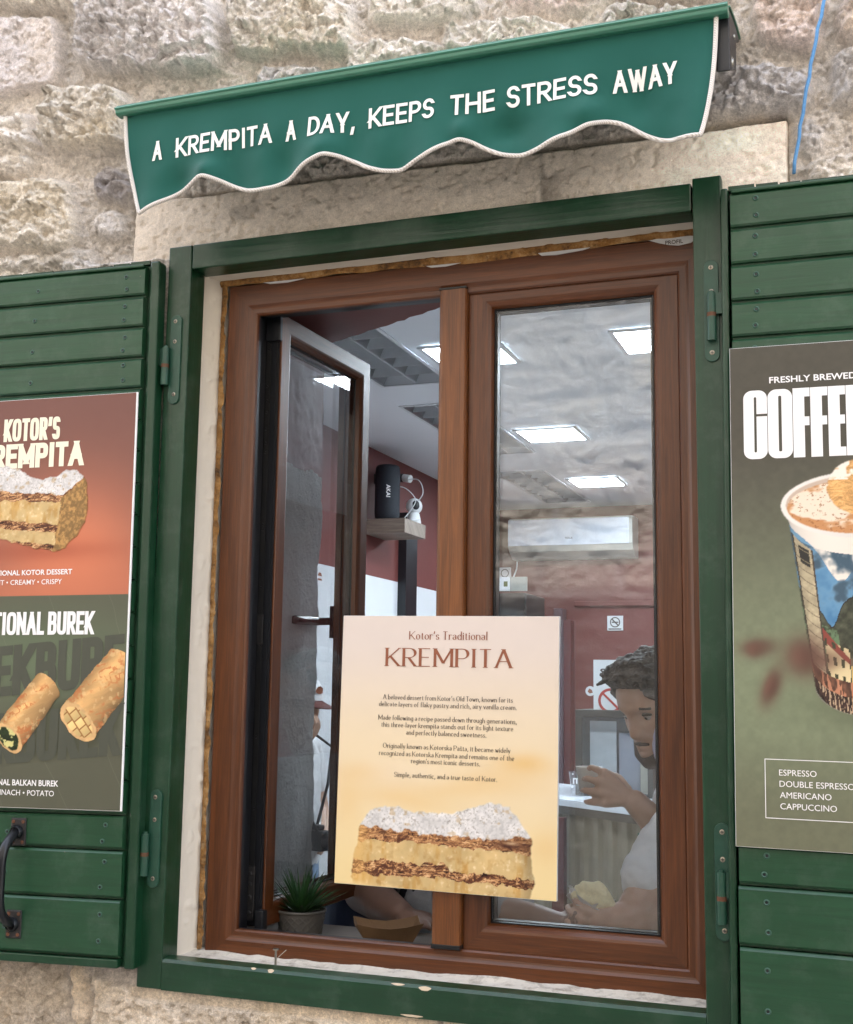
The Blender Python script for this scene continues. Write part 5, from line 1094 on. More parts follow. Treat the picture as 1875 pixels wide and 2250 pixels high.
for i in range(92):
    a = i * 2.399 + rs.uniform(-.2, .2); ring_ = i / 92; el = R(86 - 62 * ring_ ** .8 + rs.uniform(-7, 7)); L = rs.uniform(.072, .098) * (1 - .12 * ring_); w0 = rs.uniform(.0026, .0040); r0 = .013 * ring_ ** .5
    d = Vector((math.cos(a) * math.cos(el), math.sin(a) * math.cos(el), math.sin(el))); side = Vector((-math.sin(a), math.cos(a), 0)); droop = rs.uniform(.0, .020) * ring_; tw = rs.uniform(-.5, .5)
    vs = []; N = 9
    for j in range(N + 1):
        t = j / N; p = Vector((r0 * math.cos(a), r0 * math.sin(a), .049)) + d * L * t + Vector((math.cos(a) * .012 * t * t, math.sin(a) * .012 * t * t, -droop * t * t)); wd = w0 * (1 - t ** 2.2) * (.65 + .5 * min(1, t * 3)) + .0002; nr = d.cross(side); sd_ = side * math.cos(tw * t) + nr * math.sin(tw * t)
        vs += [p - sd_ * wd, p - nr * wd * .45, p + sd_ * wd]
    b.add([tuple(v) for v in vs], [q for j in range(N) for q in ((3 * j, 3 * j + 1, 3 * j + 4, 3 * j + 3), (3 * j + 1, 3 * j + 2, 3 * j + 5, 3 * j + 4))], [(t_, i * .37) for t_ in [j / N for j in range(N + 1)] for _ in range(3)])
k = NB('spiky leaf'); g = k.coord('grain', (1, 1, 1)); sx = k.n('SeparateXYZ'); k.l(g, sx.inputs[0]); k.col(k.ramp(sx.outputs[0], [(0, (.055, .13, .03)), (.5, (.03, .095, .028)), (1, (.022, .060, .02))])); k.set(Roughness=.42, Subsurface_Weight=0); b.build('foliage', k.m, PT, smooth=True, recalc=False)

# paper tray
TR = MB(); ca, sa = math.cos(R(28)), math.sin(R(28))
def tp(x, y, z): return (.378 + x * ca - y * sa, .318 + x * sa + y * ca, 1.1005 + z)
bot = [(-.046, -.027), (.046, -.027), (.046, .027), (-.046, .027)]; mid = [(-.066, -.044), (.066, -.044), (.066, .044), (-.066, .044)]
top = []
for i in range(4):
    (x0, y0), (x1, y1) = mid[i], mid[(i + 1) % 4]
    for t in (0, .25, .5, .75): top.append((x0 + (x1 - x0) * t, y0 + (y1 - y0) * t, .040 - .010 * math.sin(math.pi * t)))
bb = []
for i in range(4):
    (x0, y0), (x1, y1) = bot[i], bot[(i + 1) % 4]
    for t in (0, .25, .5, .75): bb.append((x0 + (x1 - x0) * t, y0 + (y1 - y0) * t, 0.0008))
vs = [tp(*p) for p in bb] + [tp(*p) for p in top]; TR.add(vs, [(i, (i + 1) % 16, 16 + (i + 1) % 16, 16 + i) for i in range(16)] + [tuple(range(16))])
o = TR.build('paper_tray', plain('brown kraft card', (.20, .115, .055), .75, 0, .1, 60, .2, 200)); sm = o.modifiers.new('thick', 'SOLIDIFY'); sm.thickness = .0012; tag(o, 'empty brown card food tray on the wooden ledge', 'food tray')

# ================================================================== things in the room
SH = MB(); SH.box(-1.239, -1.0, 3.95, 4.27, 2.415, 2.492, ax=0); o = SH.build('wall_shelf', grain_pvc('pale oak', (.20, .15, .115), (.32, .26, .21), .5), bevel=.002); tag(o, 'thick pale wooden shelf on the maroon side wall holding a loudspeaker', 'shelf')
SP_ = empty('loudspeaker', (-1.140, 4.045, 2.4925), 'black upright cylindrical loudspeaker on the wooden wall shelf', 'loudspeaker')
b = MB(); b.lathe([(.0005, .004), (.048, .0), (.060, .006), (.0665, .02), (.068, .05), (.068, .255), (.0665, .285), (.060, .298), (.048, .303), (.0005, .299)], (0, 0, 0), 40); b.build('body', plain('black speaker cloth', (.012, .016, .024), .7, 0, .2, 60, .5, 700), SP_, smooth=True)
v, f = sans('AKAI', 0, 0, .020, 0, .068, 'L', .02); b = MB(); b.add([(.020 + q[2], -.0010 - math.sqrt(.068 ** 2 - (.020 + q[2]) ** 2), .188 - q[0]) for q in v], f); b.build('lettering', M['white_ink'], SP_, recalc=False)
b = MB(); b.box(-.069, -.064, -.03, .0, .20, .255); b.build('strap_lug', M['plate_iron'], SP_)
CM = empty('security_camera', (-1.045, 4.205, 2.4925), 'white ball shaped security camera on the wooden wall shelf', 'camera')
wp = plain('white plastic', (.75, .76, .77), .3, 0, .02)
b = MB(); b.lathe([(.0005, .0), (.038, .0), (.040, .006), (.036, .03), (.030, .055), (.026, .065)], (0, 0, 0), 28); b.build('base', wp, CM, smooth=True)
b = MB(); b.lathe([(.045 * math.sin(R(a)) + .0003, .098 - .045 * math.cos(R(a))) for a in range(0, 181, 10)], (0, 0, 0), 30); hd = b.build('head', wp, CM, smooth=True)
b = MB(); fx = Vector((.55, -.8, .05)).normalized(); q = fx.cross(Vector((0, 0, 1))).normalized(); r_ = q.cross(fx)
b.add([tuple(Vector((0, 0, .098)) + fx * (.0475 * math.cos(t) if t else .0475) + (q * math.cos(a) * .8 + r_ * math.sin(a)) * .0475 * math.sin(t)) for t in (0.01, .2, .4, .58) for a in [i * math.pi / 12 for i in range(24)]], [(j * 24 + i, j * 24 + (i + 1) % 24, (j + 1) * 24 + (i + 1) % 24, (j + 1) * 24 + i) for j in range(3) for i in range(24)] + [tuple(range(24))]); b.build('lens', M['black_plastic'], hd, smooth=True)
b = MB(); b.tube([(-1.13, 4.26, 2.762), (-1.085, 4.245, 2.752)], .022, 14); b.build('x', wp)
SKT = bpy.data.objects['x']; SKT.name = 'wall_plug'; b = MB(); b.tube([(-1.19, 4.27, 2.765), (-1.131, 4.2603, 2.7622)], .024, 14); b.build('adapter', M['black_plastic'], SKT); b = MB(); b.box(-1.239, -1.191, 4.22, 4.30, 2.72, 2.80); b.build('socket_plate', wp, SKT); tag(SKT, 'white plug adapter in a socket above the security camera', 'plug')
for i, (pts, lab) in enumerate((([(-1.12, 4.24, 2.75), (-1.02, 4.20, 2.735), (-.985, 4.18, 2.66), (-1.03, 4.19, 2.60), (-1.045, 4.205, 2.585)], 'thin white cable dropping from the plug to the camera'), ([(-1.13, 4.15, 2.70), (-1.07, 4.15, 2.68), (-1.02, 4.16, 2.62), (-1.05, 4.16, 2.56), (-1.08, 4.14, 2.51), (-1.03, 4.13, 2.505), (-1.0, 4.18, 2.515)], 'looped white cable lying beside the loudspeaker'))):
    n = 30; P_ = []
    for j in range(n + 1):
        t = j / n * (len(pts) - 1); a = min(int(t), len(pts) - 2); u = t - a; u = u * u * (3 - 2 * u) if False else u
        p0, p1, p2, p3 = (Vector(pts[max(0, min(len(pts) - 1, a + d))]) for d in (-1, 0, 1, 2))
        P_.append(.5 * (2 * p1 + (p2 - p0) * u + (2 * p0 - 5 * p1 + 4 * p2 - p3) * u * u + (3 * p1 - p0 - 3 * p2 + p3) * u ** 3))
    b = MB(); b.tube(P_, .003, 6); tag(b.build('cable', wp, smooth=True), lab, 'cable')
b = MB(); b.box(-1.239, -1.19, 4.475, 4.655, .03, 2.60); o = b.build('dark_post', M['black_plastic']); tag(o, 'black vertical post on the white side wall under the shelf', 'post')
AC = empty('air_conditioner', (-.67, 6.499, 2.52), 'long white air conditioner on the maroon back wall', 'air conditioner')
b = MB(); pr = [(0, .0), (-.10, .0), (-.19, .045), (-.225, .085), (-.225, .255), (-.20, .280), (0, .285)]; n = len(pr); vs = [(x, y, z) for x in (-.443, .443) for y, z in pr]; b.add(vs, [tuple(range(n)), tuple(reversed(range(n, 2 * n)))] + [(i, (i + 1) % n, (i + 1) % n + n, i + n) for i in range(n)]); b.build('body', plain('cream plastic', (.60, .60, .55), .35), AC, bevel=.006)
b = MB(); b.box(-.440, .420, -.232, -.2255, .083, .268); fp = b.build('front_panel', plain('white gloss panel', (.78, .82, .90), .2), AC, bevel=.004)
v, f = sans('TESLA', 0, .125, .013, -.2325, .055, 'C', .02); b = MB(); b.add(v, f); b.build('lettering', M['dark_ink'], fp, recalc=False)
b = MB(); b.tube([(-1.095, 6.46, 2.52), (-1.10, 6.46, 2.46), (-1.135, 6.46, 2.37)], .006, 6); tag(b.build('power_cord', wp), 'short white cord hanging below the air conditioner', 'cord')
b = MB(); b.box(-1.235, -1.150, 6.470, 6.499, 2.39, 2.475); ws = b.build('wall_socket', wp, bevel=.003); tag(ws, 'small white square socket on the wall left of the air conditioner', 'socket')
b = MB(); b.lathe([(.030, -.0305), (.030, -.0312), (.024, -.0312), (.024, -.0305)], (-1.19, 6.499, 2.433), 24, 0, ax=1); b.build('socket_ring', M['ghost_ink'], ws)
FR = empty('drinks_fridge', (-1.06, 6.2, .03), 'tall drinks fridge with a white lit header and dark glass door', 'fridge')
b = MB(); b.box(-.16, .16, -.2, .29, 0, 2.22); b.build('cabinet', M['black_plastic'], FR, bevel=.004)
b = MB(); b.box(-.165, .045, -.215, -.19, 2.235, 2.33); hd = b.build('header', plain('white header', (.78, .82, .86), .3), FR, bevel=.003); b = MB(); b.box(.046, .165, -.212, -.19, 2.235, 2.33); b.build('vent', plain('grey vent', (.35, .36, .33), .5), FR)
b = MB(); b.lathe([(.0005, -.0005), (.030, -.0005), (.030, .001)], (-.118, -.2155, 2.283), 24, 0, ax=1); b.build('logo', plain('dark green logo', (.015, .05, .025), .4), hd); b = MB(); b.box(.005, .032, -.2165, -.215, 2.265, 2.300); b.build('display', plain('olive display', (.10, .13, .04), .4), hd)
b = MB(); b.box(-.15, .15, -.212, -.201, .1, 2.22); b.build('door', plain('dark glass door', (.010, .012, .014), .08), FR)
NS = MB(); NS.box(-.449, -.339, 6.488, 6.499, 2.020, 2.122); o = NS.build('no_smoking_sign', wp); tag(o, 'small white no smoking sign on the maroon back wall', 'sign')
b = MB(); b.lathe([(.036, -.0115), (.036, -.0122), (.029, -.0122), (.029, -.0115)], (-.394, 6.499, 2.077), 28, 0, ax=1)
for s_, (a, c) in ((1, (-.022, .022)),): b.add([(-.394 + a - .003, 6.4872, 2.077 + c - .003), (-.394 + a + .003, 6.4872, 2.077 + c + .003), (-.394 - a + .003, 6.4872, 2.077 - c + .003), (-.394 - a - .003, 6.4872, 2.077 - c - .003)], [(0, 1, 2, 3)])
b.box(-.418, -.370, 6.4868, 6.4876, 2.073, 2.081); b.box(-.44, -.35, 6.4868, 6.4876, 2.026, 2.034); b.build('symbol', M['dark_ink'], o)
DP = empty('door_frame', (-.74, 6.42, .03), 'dull purple and red door post standing before the back wall', 'door frame'); b = MB(); b.box(-.062, .0, -.06, .07, 0, 2.14); b.build('post', plain('dull purple paint', (.13, .075, .085), .4), DP, bevel=.004); b = MB(); b.box(.001, .055, -.03, .07, 0, 2.06); b.build('stop', plain('dark red paint', (.12, .018, .014), .4), DP, bevel=.003)
b = MB(); b.box(-.68, 3.2, 6.470, 6.499, 2.19, 2.225); tag(b.build('wall_moulding', M['maroon'], bevel=.004), 'maroon moulding running along the back wall', 'moulding')
# counter
CT = empty('counter', (.1, 3.7, 0), 'serving counter with a white top and pleated beige front', 'counter'); o_ = (-.1, -3.7)
q = lambda p: (p[0] + o_[0], p[1] + o_[1])
b = MB(); b.slab([q(p) for p in ((.333, 3.365), (.70, 3.86), (-.42, 4.70), (-.86, 4.26))], 1.068, 1.100); b.build('top', plain('white counter top', (.74, .78, .84), .25, 0, .02), CT, bevel=.003)
b = MB(); A = Vector((.345, 3.415, 0)); B_ = Vector((-.82, 4.285, 0)); d = (B_ - A).normalized(); nn = Vector((-d.y, d.x, 0)); nn = nn if nn.y < 0 else -nn; vs = []; N = 240
for i in range(N + 1):
    t = i / N; p = A + (B_ - A) * t; off = .010 * math.tanh(3 * math.sin(t * 2 * math.pi * 15)); p = p + nn * off; vs += [(*q(p), .05), (*q(p), 1.030)]
b.add(vs, [(2 * i, 2 * i + 2, 2 * i + 3, 2 * i + 1) for i in range(N)]); 
b.build('pleated_front', plain('beige cladding', (.26, .225, .165), .7, 0, .1, 20), CT)
b = MB(); p0, p1 = A + nn * .014, B_ + nn * .014; b.slab([q(p0), q(p1), q(p1 + nn * .012), q(p0 + nn * .012)], 1.0305, 1.0675); b.build('apron', plain('brown grey apron', (.14, .115, .09), .6), CT)
b = MB(); b.box(*[v for v in (-.115 - .1, -.06 - .1)], 3.72 - 3.7 - .12, 3.72 - 3.7 - .06, .04, 1.02); b.build('leg', plain('dark maroon leg', (.09, .02, .016), .5), CT)
M['clear'] = glass_mat('clear plastic', (.93, .94, .95), .06)
CU = empty('plastic_cup', (-.058, 3.88, 1.1005), 'empty clear plastic cup with white print on the white counter', 'cup')
b = MB(); b.lathe([(.0005, .002), (.030, .002), (.031, .006), (.042, .112), (.0445, .114), (.0445, .118), (.041, .118), (.0405, .112), (.0295, .007), (.0005, .0035)], (0, 0, 0), 32); b.build('body', M['clear'], CU, smooth=True)
v, f = sans('IT', 0, 0, .026, 0, .030, 'C', .04); b = MB(); b.add([(x, -.0385, z + .06) for x, y, z in v], f); [b.box(x, x + .008, -.038, -.0375, z, z + .008) for x, z in ((-.02, .10), (.016, .098), (-.022, .04), (.014, .038))]; b.build('print', M['white_ink'], CU, recalc=False)
DC = empty('display_case', (.09, 4.1, 1.1005), 'dark framed glass display case on the counter behind the man', 'display case'); dk = plain('dark grey frame', (.05, .045, .04), .5, 0, .2)
b = MB()
for q4 in ((-.165, .21, -.2, .2, .375, .41), (-.165, .21, .185, .2, 0, .375), (-.165, -.13, -.2, .185, 0, .375), (.185, .21, -.2, .185, 0, .375)): b.box(*q4)
b.build('frame', dk, DC, bevel=.003); b = MB(); b.box(-.129, .184, -.198, -.193, .004, .374); b.build('pane', M['clear'], DC); b = MB(); b.box(-.128, .183, -.19, .184, .0, .012); b.build('base', dk, DC)
b = MB(); b.box(-.11, .02, -.12, -.11, .013, .355); b.build('white_insert', plain('pale grey insert', (.50, .52, .52), .5, 0, .2, 20), DC); b = MB(); b.box(.03, .13, -.10, -.09, .013, .30); b.build('grey_insert', plain('mid grey insert', (.30, .31, .36), .5), DC); b = MB(); b.box(.135, .178, -.11, -.10, .013, .22); b.build('cream_insert', plain('cream insert', (.58, .54, .42), .6), DC)
SF = MB(); SF.box(.01, .235, 3.93, 3.938, 1.511, 1.752); o = SF.build('notice_board', wp); tag(o, 'white notice with dark capitals and a red ring on the display case', 'notice'); 
v, f = sans('STAFF', .043, 1.680, .030, 3.9292, .17, 'L', .03); b = MB(); b.add(v, f); b.build('lettering', M['dark_ink'], o, recalc=False)
b = MB(); b.lathe([(.060, -.0015), (.060, -.0022), (.047, -.0022), (.047, -.0015)], (.093, 3.93, 1.555), 36, 0, ax=1); [b.add([(.093 - .038 * s_ - .005, 3.9276, 1.555 + .034), (.093 - .038 * s_ + .006, 3.9276, 1.555 + .038), (.093 + .038 * s_ + .005, 3.9276, 1.555 - .034), (.093 + .038 * s_ - .006, 3.9276, 1.555 - .038)], [(0, 1, 2, 3)]) for s_ in (1,)]; b.build('red_ring', plain('red ink', (.45, .04, .03), .5), o, recalc=False)
def sticker(name, c, r, lab, nrm):
    b = MB(); b.lathe([(.0005, -.0006), (r, -.0006), (r, .0006)], c, 28, 0, ax=nrm if nrm == 1 else 0); o = b.build(name, wp); tag(o, lab, 'sticker'); return o
o = sticker('round_sticker', (-.005, 3.925, 1.600), .024, 'round white sticker on the left edge of the notice', 1); b = MB(); b.prism([(-.018, 1.598), (-.010, 1.612), (.003, 1.606), (.008, 1.592), (-.008, 1.588)], 3.9240, 3.9242); b.build('emblem', M['brown_ink'], o)
b = MB(); b.lathe([(.0005, .0006), (.045, .0006), (.045, -.0006)], (-1.2385, 3.42, 2.132), 28, 0, ax=0); o = b.build('round_sticker', wp); tag(o, 'round white sticker high on the white side wall', 'sticker')
b = MB(); b.add([(-1.2375, 3.42 + .024 * math.cos(a), 2.140 + .018 * abs(math.sin(a))) for a in [i * math.pi / 8 for i in range(9)]] + [(-1.2375, 3.42 - .022, 2.128), (-1.2375, 3.42 + .022, 2.128), (-1.2375, 3.42 + .026, 2.118), (-1.2375, 3.42 - .026, 2.118)], [tuple(range(9)), (9, 10, 11, 12)]); b.build('emblem', M['brown_ink'], o, recalc=False)

# ================================================================== people
def caps(b, chain, n=14):
    for (p0, r0), (p1, r1) in zip(chain[:-1], chain[1:]):
        p0, p1 = Vector(p0), Vector(p1); ax = p1 - p0; L = ax.length
        if L < 1e-5: continue
        ax /= L; u = ax.cross(Vector((.31, .2, .93))).normalized(); v = ax.cross(u); rings = []; m = 5
        for i in range(m + 1): a = math.pi / 2 * i / m; rings.append((p0 - ax * r0 * math.cos(a), r0 * math.sin(a)))
        for i in range(m + 1): a = math.pi / 2 * i / m; rings.append((p1 + ax * r1 * math.sin(a), r1 * math.cos(a)))
        rings[0] = (rings[0][0], r0 * .02); rings[-1] = (rings[-1][0], r1 * .02)
        vs = [tuple(c + (u * math.cos(2 * math.pi * j / n) + v * math.sin(2 * math.pi * j / n)) * r) for c, r in rings for j in range(n)]
        k_ = len(rings); b.add(vs, [(i * n + j, i * n + (j + 1) % n, (i + 1) * n + (j + 1) % n, (i + 1) * n + j) for i in range(k_ - 1) for j in range(n)] + [tuple(reversed(range(n))), tuple(range((k_ - 1) * n, k_ * n))])
def fuse(o, vox, sm=6, disp=None):
    r = o.modifiers.new('fuse', 'REMESH'); r.mode = 'VOXEL'; r.voxel_size = vox; r.use_smooth_shade = True
    s_ = o.modifiers.new('smooth', 'SMOOTH'); s_.factor = .5; s_.iterations = sm
    if disp:
        tx = bpy.data.textures.new(o.name + ' folds', 'CLOUDS'); tx.noise_scale = disp[1]; tx.noise_depth = 3
        d = o.modifiers.new('folds', 'DISPLACE'); d.texture = tx; d.strength = disp[0]; d.mid_level = .5; d.texture_coords = 'LOCAL'
    return o
HH = [-.118, -.108, -.095, -.08, -.06, -.04, -.02, 0, .02, .04, .06, .08, .10, .112, .118]
HF = [.050, .074, .084, .086, .083, .083, .084, .084, .087, .091, .090, .082, .062, .034, .004]
HB = [.004, .012, .026, .044, .062, .076, .086, .093, .098, .101, .100, .092, .070, .040, .006]
HW = [.020, .034, .045, .054, .062, .067, .071, .073, .075, .076, .074, .067, .050, .028, .004]
def head(b, c, f, up=(0, 0, 1), s=1.0):
    f = Vector(f).normalized(); up = (Vector(up) - f * Vector(up).dot(f)).normalized(); sd = f.cross(up); c = Vector(c); n = 56; hs = np.linspace(-.118, .118, 52); vs = []
    for h in hs:
        F, B, W = (float(np.interp(h, HH, q_)) for q_ in (HF, HB, HW))
        for j in range(n):
            t = 2 * math.pi * j / n; ct, st_ = math.cos(t), math.sin(t); a = (F if ct > 0 else B) * math.copysign(abs(ct) ** .85, ct); w_ = W * math.copysign(abs(st_) ** .9, st_)
            th_ = math.atan2(st_, ct)
            nose = float(np.interp(h, [-.060, -.048, -.040, -.030, -.01, .01, .03, .045], [0, .004, .019, .026, .019, .012, .006, 0])); a += nose * math.exp(-(th_ / .21) ** 2)
            a += .008 * math.exp(-((h + .066) / .007) ** 2 - (th_ / .34) ** 2) + .008 * math.exp(-((h + .081) / .007) ** 2 - (th_ / .30) ** 2) - .004 * math.exp(-((h + .0735) / .004) ** 2 - (th_ / .4) ** 2) + .010 * math.exp(-((h + .104) / .014) ** 2 - (th_ / .4) ** 2)
            a += -.013 * math.exp(-((h - .010) / .013) ** 2 - ((abs(th_) - .44) / .20) ** 2) + .007 * math.exp(-((h - .032) / .010) ** 2 - ((abs(th_) - .36) / .34) ** 2) + .004 * math.exp(-((h + .02) / .02) ** 2 - ((abs(th_) - .7) / .2) ** 2)
            vs.append(tuple(c + (f * a + sd * w_ + up * h) * s))
    m = len(hs); b.add(vs, [(i * n + j, i * n + (j + 1) % n, (i + 1) * n + (j + 1) % n, (i + 1) * n + j) for i in range(m - 1) for j in range(n)] + [tuple(reversed(range(n))), tuple(range((m - 1) * n, m * n))])
    P_ = lambda a, w_, h: tuple(c + (f * a + sd * w_ + up * h) * s)
    for sg in (-1, 1):
        caps(b, [(P_(-.005, sg * .074, -.035), .007), (P_(-.012, sg * .080, -.005), .010), (P_(-.016, sg * .084, .022), .009)], 10)
    return P_
def face_bits(par, P_, brow, eye=True):
    ew, ir = plain('eye white', (.34, .30, .27), .2), plain('dark iris', (.02, .012, .008), .2)
    for sg in (-1, 1):
        b = MB(); caps(b, [(P_(.084, sg * .016, .0285), .0038), (P_(.083, sg * .034, .0345), .0050), (P_(.070, sg * .052, .0285), .0032)], 8); b.build('eyebrow', brow, par, smooth=True)
        b = MB(); caps(b, [(P_(.066, sg * .0335, .0085), .0105), (P_(.0665, sg * .0335, .0085), .0105)], 14); e = b.build('eye', ew, par, smooth=True)
        b = MB(); caps(b, [(P_(.0735, sg * .0335 - .001, .006), .0045), (P_(.0742, sg * .0335 - .001, .006), .0042)], 12); b.build('iris', ir, e, smooth=True)
        b = MB(); caps(b, [(P_(.072, sg * .022, .0125), .0032), (P_(.0780, sg * .033, .0160), .0040), (P_(.068, sg * .046, .0125), .0030)], 8); b.build('eyelid', brow, e, smooth=True)
def hand(b, wrist, knuckles, tips, thumb, r=.0088):
    """metacarpals from the wrist to four knuckles, bent fingers, thumb from the side of the palm"""
    w_ = Vector(wrist)
    for kn, tp_ in zip(knuckles, tips):
        kn = Vector(kn); caps(b, [(tuple(w_ + (kn - w_) * .10), .0145), (tuple(kn), .0118)], 10); pts = [Vector(p) for p in tp_]; prev = kn; rr_ = r
        caps(b, [(tuple(kn), r * 1.1)] + [(tuple(p), r * (1 - .12 * (i + 1))) for i, p in enumerate(pts)], 10)
    caps(b, [(tuple(p), rr_) for p, rr_ in zip([Vector(t) for t in thumb], (.013, .0115, .0095, .0075))], 10)
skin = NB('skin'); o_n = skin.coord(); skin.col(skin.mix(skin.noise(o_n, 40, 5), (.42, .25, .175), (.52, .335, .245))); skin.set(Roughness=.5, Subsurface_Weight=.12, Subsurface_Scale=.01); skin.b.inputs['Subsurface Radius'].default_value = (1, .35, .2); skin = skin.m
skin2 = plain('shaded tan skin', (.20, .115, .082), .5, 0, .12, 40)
hairm = NB('dark hair'); oh = hairm.coord('Object', (60, 60, 160)); hairm.col(hairm.mix(hairm.noise(oh, 1, 4), (.012, .009, .006), (.05, .036, .024))); hairm.set(Roughness=.5); hairm.nor(hairm.bump(hairm.noise(oh, 1.4, 4), .8, .006)); hairm = hairm.m
tee = plain('white cotton', (.70, .70, .71), .85, 0, .05, 30, .3, 260); lav = plain('lavender cotton', (.42, .41, .56), .85, 0, .06, 30, .3, 260)
jeans = plain('blue denim', (.05, .075, .15), .8, 0, .2, 120, .4, 300)
# --- the man eating at the right
MN = empty('person', (.98, .80, .03), 'dark haired man in a white t-shirt eating behind the closed pane', 'person')
MO = Vector((.98, .80, .03)); wl = lambda p: tuple(Vector(p) - MO)
b = MB(); P_ = head(b, wl((.843, .800, 1.566)), (-.54, -.74, -.40), s=.96)
caps(b, [(wl((.885, .845, 1.50)), .052), (wl((.955, .845, 1.41)), .056), (wl((.99, .84, 1.36)), .075)])
caps(b, [(wl((.99, .66, 1.36)), .062), (wl((.99, 1.02, 1.36)), .062)]); caps(b, [(wl((.98, .84, 1.33)), .125), (wl((1.0, .84, 1.08)), .13), (wl((1.02, .84, .90)), .135)])
for sy in (.76, .93): caps(b, [(wl((1.02, sy, .90)), .088), (wl((1.0, sy, .50)), .062), (wl((1.02, sy, .12)), .042), (wl((.94, sy, .065)), .036)])
# arm raised to the mouth
caps(b, [(wl((.99, 1.00, 1.35)), .058), (wl((.965, .90, 1.165)), .048), (wl((.895, .745, 1.262)), .040), (wl((.812, .675, 1.362)), .027)])
hand(b, wl((.806, .672, 1.368)), [wl(p) for p in ((.750, .650, 1.424), (.744, .642, 1.403), (.745, .640, 1.381), (.753, .642, 1.360))],
     [[wl(p) for p in q_] for q_ in (((.718, .668, 1.434), (.706, .694, 1.430), (.712, .712, 1.428)), ((.709, .660, 1.410), (.696, .688, 1.406), (.703, .708, 1.404)), ((.706, .655, 1.384), (.693, .682, 1.382), (.700, .702, 1.380)), ((.717, .652, 1.360), (.703, .676, 1.358), (.709, .694, 1.358)))],
     [wl(p) for p in ((.792, .690, 1.385), (.768, .715, 1.408), (.740, .722, 1.418), (.722, .722, 1.420))])
# lowered arm holding the napkin
caps(b, [(wl((.965, .67, 1.35)), .060), (wl((.890, .580, 1.230)), .056), (wl((.842, .505, 1.140)), .049), (wl((.800, .478, 1.140)), .036), (wl((.775, .472, 1.143)), .028)])
hand(b, wl((.778, .474, 1.142)), [wl(p) for p in ((.752, .452, 1.165), (.742, .448, 1.148), (.738, .448, 1.130), (.742, .452, 1.114))],
     [[wl(p) for p in q_] for q_ in (((.730, .458, 1.178), (.722, .480, 1.182), (.734, .496, 1.182)), ((.718, .455, 1.160), (.708, .478, 1.164), (.722, .496, 1.166)), ((.714, .455, 1.138), (.704, .476, 1.142), (.718, .494, 1.146)), ((.720, .458, 1.118), (.710, .476, 1.120), (.720, .490, 1.124)))],
     [wl(p) for p in ((.775, .485, 1.155), (.768, .500, 1.178), (.752, .508, 1.186), (.740, .506, 1.188))])
bd = fuse(b.build('body', skin, MN), .0042, 5)
b = MB(); hp = lambda a, w_, h: P_(a, w_, h)
caps(b, [(hp(.045, 0, .098), .038), (hp(-.03, 0, .088), .046), (hp(-.07, 0, .04), .050), (hp(-.075, 0, -.02), .042)]); caps(b, [(hp(.052, -.046, .100), .030), (hp(.062, 0, .108), .031), (hp(.052, .046, .100), .030)])
for sg in (-1, 1): caps(b, [(hp(.035, sg * .050, .090), .034), (hp(-.02, sg * .058, .060), .034), (hp(-.03, sg * .066, .0), .020), (hp(-.05, sg * .055, -.03), .022)]); caps(b, [(hp(.058, sg * .055, .066), .016), (hp(.03, sg * .066, .03), .012), (hp(.015, sg * .070, -.012), .008)])
rs = random.Random(6)
for i in range(240):
    a, w_ = rs.uniform(-.09, .086), rs.uniform(-.075, .075); h = .131 - 5.5 * w_ * w_ - max(0, -a - .03) * .45 - max(0, a - .06) * .9 + rs.uniform(-.004, .010); caps(b, [(hp(a, w_, h), .0085), (hp(a + rs.uniform(-.006, .016), w_ + rs.uniform(-.012, .012), h + rs.uniform(-.006, .006)), .0060), (hp(a + rs.uniform(.0, .022), w_ + rs.uniform(-.016, .016), h + rs.uniform(-.012, .006)), .004)], 7)
fuse(b.build('hair', hairm, MN), .0028, 1, (.006, .008))
b = MB()
for sg in (-1, 1): caps(b, [(hp(.012, sg * .071, -.03), .008), (hp(.030, sg * .062, -.062), .014), (hp(.056, sg * .038, -.094), .020), (hp(.074, 0, -.102), .022)])
caps(b, [(hp(.082, -.020, -.058), .005), (hp(.088, 0, -.055), .006), (hp(.082, .020, -.058), .005)]); fuse(b.build('beard', plain('dark stubble', (.045, .027, .019), .85, 0, .5, 200), MN), .004, 3)
face_bits(MN, P_, hairm)
b = MB(); caps(b, [(wl((.955, .82, 1.325)), .135), (wl((.965, .80, 1.10)), .148), (wl((.98, .80, .93)), .158)], 20); caps(b, [(wl((.99, .67, 1.36)), .070), (wl((.99, 1.01, 1.36)), .070)], 18); caps(b, [(wl((.955, .845, 1.385)), .068), (wl((.97, .845, 1.36)), .085)], 18)
caps(b, [(wl((.960, .67, 1.345)), .075), (wl((.905, .61, 1.275)), .074), (wl((.865, .560, 1.222)), .066)], 18); caps(b, [(wl((.99, 1.0, 1.345)), .070), (wl((.972, .93, 1.22)), .064)], 18); caps(b, [(wl((.892, .74, 1.30)), .040), (wl((.93, .76, 1.16)), .075), (wl((.95, .76, .98)), .08)], 18)
tm = fuse(b.build('t_shirt', tee, MN), .006, 6, (.016, .05))
b = MB(); caps(b, [(wl((.876, .725, 1.525)), .026), (wl((.880, .715, 1.48)), .038), (wl((.905, .72, 1.42)), .048)]); fuse(b.build('collar', lav, MN), .005, 4, (.010, .03))
b = MB(); caps(b, [(wl((1.02, .84, .93)), .142), (wl((1.02, .84, .86)), .145)]); [caps(b, [(wl((1.02, sy, .90)), .096), (wl((1.0, sy, .50)), .074), (wl((1.02, sy, .12)), .058)]) for sy in (.76, .93)]; fuse(b.build('trousers', jeans, MN), .007, 5)
